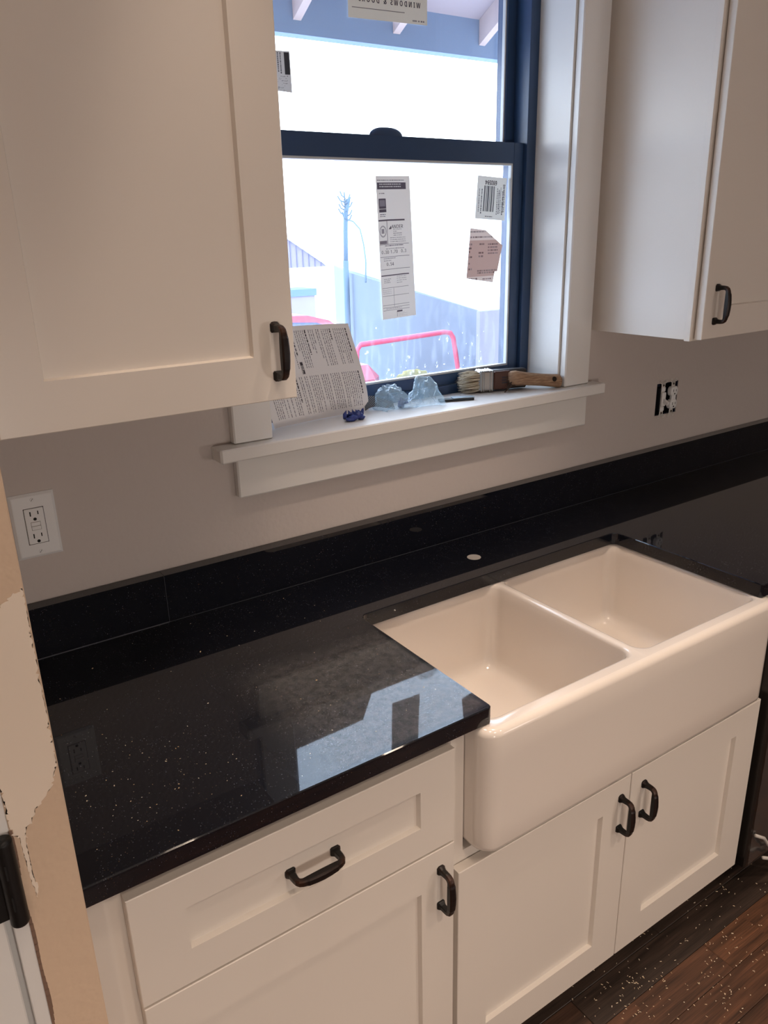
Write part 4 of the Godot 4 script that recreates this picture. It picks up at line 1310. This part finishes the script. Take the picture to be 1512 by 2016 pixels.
# ------------------------------------------------------------------ things on the stool
func on_the_sill() -> void:
	var ys := 1.2516
	# leaflet leaning on the window, its lines running down the page
	var im := Image.create(1024, 800, false, Image.FORMAT_RGB8)
	im.fill(Color(0.94, 0.925, 0.915))
	var ink := Color(0.42, 0.40, 0.42)
	# drawn turned: first as a page 800 wide, then laid on its side
	var pg := Image.create(800, 1024, false, Image.FORMAT_RGB8)
	pg.fill(Color(0.94, 0.925, 0.915))
	for col in 2:
		var x0 := 40 + col * 385
		var y := 40
		while y < 960:
			var n := rng.randi_range(2, 8)
			if rng.randf() < 0.45:
				words(pg, Rect2i(x0, y, 230, 12), 24, 12, Color(0.2, 0.18, 0.2), 0.92, 2)
				y += 24
			words(pg, Rect2i(x0, y, 335, n * 20), 20, 7, ink, 0.95, 2)
			y += n * 20 + 14
	pg.fill_rect(Rect2i(300, 560, 110, 34), Color(0.9, 0.885, 0.875))
	pg.fill_rect(Rect2i(304, 564, 100, 26), Color(0.25, 0.23, 0.26))
	words(pg, Rect2i(332, 568, 66, 20), 12, 7, Color(0.85, 0.84, 0.83), 1.0)
	for y in 1024:
		for x in 800:
			im.set_pixel(1023 - y, x, pg.get_pixel(x, y))
	var pm := mat(Color(1, 1, 1), 0.75)
	pm.albedo_texture = tex(im)
	pm.backlight_enabled = true
	pm.backlight = Color(0.12, 0.12, 0.12)
	pm.texture_repeat = false
	var bl := Vector3(0.2695, ys + 0.0005, -0.052)
	var br := Vector3(0.531, ys + 0.0005, -0.079)
	var tr := Vector3(0.5095, 1.4555, -0.1235)
	var tl := Vector3(0.2450, 1.4590, -0.1215)
	var st := tool_(true)
	var N := 14
	var pt := func(u: float, v: float) -> Vector3:
		# v 0 at the top
		var p: Vector3 = tl.lerp(tr, u).lerp(bl.lerp(br, u), v)
		p.z += 0.006 * sin(PI * v) * (0.3 + 0.7 * u) - 0.006 * sin(PI * u)
		p.z = maxf(p.z, -0.1235)
		p.x += 0.006 * sin(PI * clampf(v * v, 0, 1)) * u * u
		p.y -= 0.004 * u * u * u * (1.0 - v)
		return p
	for i in N:
		for j in N:
			var q := []
			for c in [[0, 0], [1, 0], [1, 1], [0, 0], [1, 1], [0, 1]]:
				q.append([float(i + c[0]) / N, float(j + c[1]) / N])
			for k in 6:
				st.set_uv(Vector2(q[k][0], q[k][1]))
				st.add_vertex(pt.call(q[k][0], q[k][1]))
	solo("instruction_leaflet", st, pm, "white printed instruction sheet leaning on the window at the left", "paper")

	# torn blue wrapper
	var bm := mat(Color(0.15, 0.22, 0.50), 0.4)
	var bw := tool_(true)
	var org := Vector3(0.447, ys, -0.012)
	for k in 7:
		var a := k * 2.1 + 0.4
		var c := org + Vector3(0.012 * cos(a) - 0.002 * k + 0.006, 0.005 + 0.0022 * (k % 4), 0.010 * sin(a))
		blob(bw, c, Vector3(0.010 + 0.003 * (k % 3), 0.005 + 0.002 * (k % 2), 0.008), 0.4, 40 + k, 7)
	var sheet := noise(55.0, 77, 2)
	for k in 4:
		var o2 := org + Vector3(-0.014 + 0.01 * k, 0.009 + 0.003 * (k % 2), 0.004 * (k % 3) - 0.004)
		var rr := []
		for i in 7:
			var t := i / 6.0 - 0.5
			var dv := sheet.get_noise_2d(t, k) * 0.012
			rr.append(circle(o2 + Vector3(t * 0.022, absf(dv) + 0.004 * absf(t), dv), Vector3.UP, Vector3.BACK, 0.006 + 0.003 * sin(i * 2.0 + k), 0.0012, 8))
		loft(bw, rr, false, true, true)
	solo("blue_wrapper", bw, bm, "small crumpled dark blue plastic wrapper on the window stool", "wrapper")
	var b2 := tool_(true)
	blob(b2, Vector3(0.617, ys + 0.016, -0.052), Vector3(0.013, 0.0055, 0.006), 1.2, 52, 10)
	blob(b2, Vector3(0.604, ys + 0.010, -0.05), Vector3(0.008, 0.010, 0.006), 1.2, 53, 10)
	solo("blue_wrapper", b2, bm, "blue plastic scrap half hidden behind the clear crumpled bag", "wrapper")

	# crumpled clear bag: two puffs joined by a flat middle
	var pl := mat(Color(0.78, 0.92, 1.0, 0.25), 0.08)
	pl.transparency = BaseMaterial3D.TRANSPARENCY_ALPHA
	var bag := tool_(false)
	var f1 := noise(26.0, 61, 2)
	var f2 := noise(75.0, 62, 2)
	var rings := []
	var S := 56
	for i in S + 1:
		var t := float(i) / S
		var hgt := 0.017 + 0.040 * exp(-pow(absf(t - 0.19) / 0.18, 4.0)) + 0.052 * exp(-pow(absf(t - 0.72) / (0.14 if t < 0.72 else 0.23), 4.0)) + 0.006 * exp(-pow((t - 0.64) / 0.05, 2.0))
		hgt *= smoothstep(-0.01, 0.05, t) * smoothstep(1.01, 0.93, t) * 0.94 + 0.06
		var dep := 0.026 + 0.008 * sin(t * 5.0) - 0.010 * exp(-pow((t - 0.47) / 0.15, 2.0))
		var c := Vector3(lerpf(0.546, 0.698, t), ys + 0.0004, lerpf(-0.055, -0.018, t))
		var r := PackedVector3Array()
		for j in 36:
			var a := TAU * j / 36
			var up := 0.5 + 0.5 * sin(a)
			var p := c + Vector3(0.2 * 0.02 * cos(a), pow(up, 0.8) * hgt, cos(a) * dep * (1.0 - 0.35 * up))
			# folds fan out from the low middle
			var fold := 1.0 - 2.0 * absf(f1.get_noise_3d(p.x * 0.8, p.y * 0.55, p.z * 1.4))
			var k := (fold - 0.6) * 0.0075 + f2.get_noise_3dv(p) * 0.0065
			p += Vector3(0, maxf(sin(a), -0.2), cos(a) * 1.2) * k
			p.x += f1.get_noise_3dv(p + Vector3(3, 0, 0)) * 0.009
			p.y = maxf(p.y, ys + 0.0004)
			r.append(p)
		rings.append(r)
	loft(bag, rings, false, true, true)
	solo("plastic_bag", bag, pl, "crumpled clear bluish plastic bag in the middle of the window stool", "plastic bag")

	# ribbed grey strap curling behind the leaflet
	var si := Image.create(128, 64, false, Image.FORMAT_RGB8)
	for y in 64:
		for x in 128:
			si.set_pixel(x, y, Color(0.16, 0.18, 0.21) if (x + y) % 10 < 5 else Color(0.55, 0.58, 0.61))
	var sm := mat(Color(1, 1, 1), 0.6)
	sm.albedo_texture = tex(si)
	var sb := tool_(true)
	for i in 12:
		for layer in 2:
			var q := []
			for c in [[0, 0], [1, 0], [1, 1], [0, 0], [1, 1], [0, 1]]:
				var t: float = (i + c[0]) / 12.0
				var p := Vector3(0.520 + 0.066 * t, ys + 0.001 + 0.0285 * (1 - c[1]) * (1.0 - 0.42 * t) + 0.012 * sin(PI * (1.0 - t)) * (1 - t), -0.088 + 0.028 * t * t + 0.012 * c[1])
				q.append([Vector2(t, c[1]), p + Vector3(0, 0, 0 if layer == 0 else -0.0015)])
			var order := [0, 1, 2, 3, 4, 5] if layer == 0 else [0, 2, 1, 3, 5, 4]
			for k in order:
				sb.set_uv(q[k][0])
				sb.add_vertex(q[k][1])
	solo("ribbed_strap", sb, sm, "grey diagonally ribbed strap curling beside the leaflet", "strap")

	# flat black scraper blade with a pale metal plate
	var sc := thing("scraper", "flat black scraper with a pale metal blade right of the plastic bag", "scraper", Vector3(0.76, ys, -0.03))
	var tf := Transform3D(Basis(Vector3.UP, -0.36), Vector3(0.764, ys, -0.030))
	var s1 := tool_()
	box(s1, Vector3(-0.05, 0.0003, -0.010), Vector3(0.038, 0.0062, 0.010), 0.001, tf)
	part(sc, "handle", s1, mat(Color(0.05, 0.07, 0.085), 0.45))
	var s2 := tool_()
	box(s2, Vector3(-0.016, 0.0062, -0.013), Vector3(0.040, 0.0082, 0.008), 0.0006, tf)
	part(sc, "blade", s2, mat(Color(0.62, 0.68, 0.72), 0.3, 0.5))
	brush(ys)

func brush(ys: float) -> void:
	var o := thing("paint_brush", "used bristle paint brush with wooden handle at the right end of the window stool", "brush", Vector3(0.812, ys, -0.102))
	o.basis = Basis(Vector3.UP, -atan2(0.092, 0.262)) * Basis.from_scale(Vector3(1.0, 1.08, 1.1))
	# local: x from the bristle tip to the end of the handle, y up, z towards the room
	var br := mat(Color(1, 1, 1), 0.8)
	br.vertex_color_use_as_albedo = true
	var st := tool_(true)
	for k in 420:
		var u := rng.randf()
		var v := rng.randf()
		var root := Vector3(0.066, 0.006 + 0.043 * u, -0.016 + 0.032 * v)
		var tipx := 0.004 + 0.018 * absf(u - 0.5) + rng.randf_range(0.0, 0.014)
		var tip := Vector3(tipx, 0.0022 + 0.044 * u + rng.randf_range(-0.0035, 0.0035) * 1.2, -0.017 + 0.034 * v + rng.randf_range(-0.004, 0.004))
		tip.y = maxf(tip.y, 0.0012)
		var m := root.lerp(tip, 0.5) + Vector3(0, 0.003 * (u - 0.4), 0.002 * (v - 0.5))
		var g := rng.randf()
		var col := Color(0.46, 0.36, 0.23).lerp(Color(0.72, 0.64, 0.5), g)
		if rng.randf() < 0.16: col = Color(0.2, 0.14, 0.09)
		var dirs := [Vector3(0, 0.0009, 0), Vector3(0, -0.0005, 0.0008), Vector3(0, -0.0005, -0.0008)]
		var rings := []
		var cols := []
		for e in [[root, 1.0], [m, 1.0], [tip, 0.35]]:
			var r := PackedVector3Array()
			var cc := PackedColorArray()
			for d in dirs:
				r.append(e[0] + d * e[1])
				cc.append(col)
			rings.append(r)
			cols.append(cc)
		loft(st, rings, false, false, true, cols)
	var bri := place(o, "bristles", mesh_of(st), br)
	bri.set_meta("kind", "stuff")
	var fe := tool_()
	box(fe, Vector3(0.058, 0.003, -0.0185), Vector3(0.100, 0.052, 0.0185), 0.004)
	for x in [0.063, 0.069, 0.086, 0.093]:
		box(fe, Vector3(x, 0.0018, -0.0197), Vector3(x + 0.0042, 0.0532, 0.0197), 0.003)
	place(o, "ferrule", mesh_of(fe), mat(Color(0.6, 0.58, 0.56), 0.3, 0.85))
	var bl := tool_()
	box(bl, Vector3(0.098, 0.004, -0.017), Vector3(0.196, 0.050, 0.006), 0.003)
	place(o, "block", mesh_of(bl), mat(Color(0.115, 0.09, 0.085), 0.6))
	var lb := tool_()
	box(lb, Vector3(0.1, 0.0055, 0.006), Vector3(0.146, 0.049, 0.0172), 0.0025)
	var lm := place(o, "label", mesh_of(lb), mat(Color(0.29, 0.165, 0.12), 0.6))
	lm.set_meta("label", "reddish brown printed label")
	var pr := tool_()
	for k in 3:
		box(pr, Vector3(0.121, 0.020 + k * 0.0062, 0.0170), Vector3(0.136 - 0.002 * k, 0.0236 + k * 0.0062, 0.0175))
	place(lm, "print", mesh_of(pr), M.ink)
	# handle: turned wood, thick at the end
	var hd := tool_(true)
	var rr := []
	for q in [[0.138, 0.004, 0.012], [0.146, 0.012, 0.016], [0.16, 0.015, 0.018], [0.19, 0.0142, 0.0156], [0.23, 0.0135, 0.0148], [0.262, 0.015, 0.0155], [0.279, 0.0162, 0.0162], [0.2835, 0.0155, 0.0155], [0.2845, 0.0135, 0.0135]]:
		rr.append(circle(Vector3(q[0], 0.0315 - (q[0] - 0.15) * 0.118, 0.0165), Vector3.BACK, Vector3.UP, q[1], q[2], 22))
	loft(hd, rr, true, true, true)
	var wm := mat(Color(1, 1, 1), 0.7)
	wm.albedo_texture = tex(wood_image(Color(0.74, 0.62, 0.49), Color(0.40, 0.28, 0.2), 70))
	wm.uv1_triplanar = true
	wm.uv1_scale = Vector3(7, 7, 7)
	var hm := place(o, "handle", mesh_of(hd), wm)
	var hs := tool_()
	cyl(hs, Vector3(0.2845, 0.0157, 0.0165), Vector3(0.2852, 0.0157, 0.0165), 0.0135, 0.013, 22)
	place(hm, "end_grain", mesh_of(hs), mat(Color(0.36, 0.27, 0.19), 0.8))
	var ho := tool_()
	cyl(ho, Vector3(0.262, 0.0235, 0.0285), Vector3(0.262, 0.0240, 0.0316), 0.0062, 0.0058, 18)
	place(hm, "hanging_hole", mesh_of(ho), mat(Color(0.12, 0.08, 0.05), 0.9))
	# clotted loose lump hanging off the block
	var lu := tool_(true)
	var lr := []
	for q in [[0.146, 0.026, 0.018, 0.010], [0.139, 0.016, 0.024, 0.0085], [0.130, 0.007, 0.030, 0.0075], [0.124, 0.0035, 0.033, 0.004]]:
		lr.append(circle(Vector3(q[0], q[1], q[2]), Vector3(0.7, 0.7, 0).normalized(), Vector3.BACK, q[3], q[3] * 0.6, 10))
	loft(lu, lr, false, true, true)
	blob(lu, Vector3(0.15, 0.026, 0.015), Vector3(0.016, 0.014, 0.008), 0.9, 66, 10)
	place(o, "dried_paint_clot", mesh_of(lu), mat(Color(0.27, 0.21, 0.17), 0.85))

# ------------------------------------------------------------------ shavings and grit
func debris() -> void:
	var st := tool_()
	box(st, Vector3(-0.5, 0.0, -0.5), Vector3(0.5, 1.0, 0.5), 0.2)
	var me := mesh_of(st)
	var m := mat(Color(1, 1, 1), 0.85)
	m.vertex_color_use_as_albedo = true
	var spots := [[0.735, 0.66, 0.04, 30], [0.74, 0.70, 0.05, 26], [0.83, 0.77, 0.05, 22], [0.92, 0.75, 0.07, 26], [1.0, 0.72, 0.12, 40], [1.1, 0.65, 0.12, 30], [0.72, 0.62, 0.08, 24], [0.95, 0.62, 0.2, 30], [0.85, 0.85, 0.2, 50], [0.65, 0.68, 0.1, 14], [1.2, 0.72, 0.2, 40]]
	var xs := []
	for s in spots:
		for k in s[3]:
			var x: float = s[0] + rng.randfn(0, s[2])
			var z: float = s[1] + rng.randfn(0, s[2] * 0.6)
			if z < 0.565: continue
			var l := rng.randf_range(0.0015, 0.0052)
			var b := Basis(Vector3.UP, rng.randf() * TAU) * Basis.from_scale(Vector3(l, rng.randf_range(0.0006, 0.0014), rng.randf_range(0.0007, 0.0018)))
			xs.append([Transform3D(b, Vector3(x, 0.0003, z)), Color(0.62, 0.47, 0.3).lerp(Color(0.8, 0.7, 0.55), rng.randf())])
	bits("wood_shavings", xs, me, m, "tiny pale wood shavings scattered on the dark floor", "shavings")
	var ys := []
	for k in 120:
		var x := rng.randf_range(-0.33, 0.25)
		var z := rng.randf_range(0.06, 0.62)
		if k > 60:
			x = -0.22 + rng.randfn(0, 0.05)
			z = 0.5 + rng.randfn(0, 0.07)
		if x < -0.35 or z > 0.625 or z < 0.04 or x > 0.27: continue
		var l := rng.randf_range(0.0005, 0.0013)
		if rng.randf() < 0.06: l *= 1.9
		ys.append([Transform3D(Basis(Vector3.UP, rng.randf() * TAU) * Basis.from_scale(Vector3(l * 1.6, l * 0.5, l * 0.8)), Vector3(x, YC + 0.00005, z)), Color(0.55, 0.36, 0.17).lerp(Color(0.62, 0.56, 0.46), rng.randf())])
	bits("sawdust", ys, me, m, "fine golden sawdust specks on the black counter", "sawdust")

func bits(called: String, xs: Array, me: Mesh, m: Material, label: String, category: String) -> void:
	var mm := MultiMesh.new()
	mm.transform_format = MultiMesh.TRANSFORM_3D
	mm.use_colors = true
	mm.mesh = me
	mm.instance_count = xs.size()
	for i in xs.size():
		mm.set_instance_transform(i, xs[i][0])
		mm.set_instance_color(i, xs[i][1])
	var mi := MultiMeshInstance3D.new()
	mi.multimesh = mm
	mi.material_override = m
	mi.name = numbered(called)
	add_child(mi)
	tag(mi, label, category, "", "stuff")
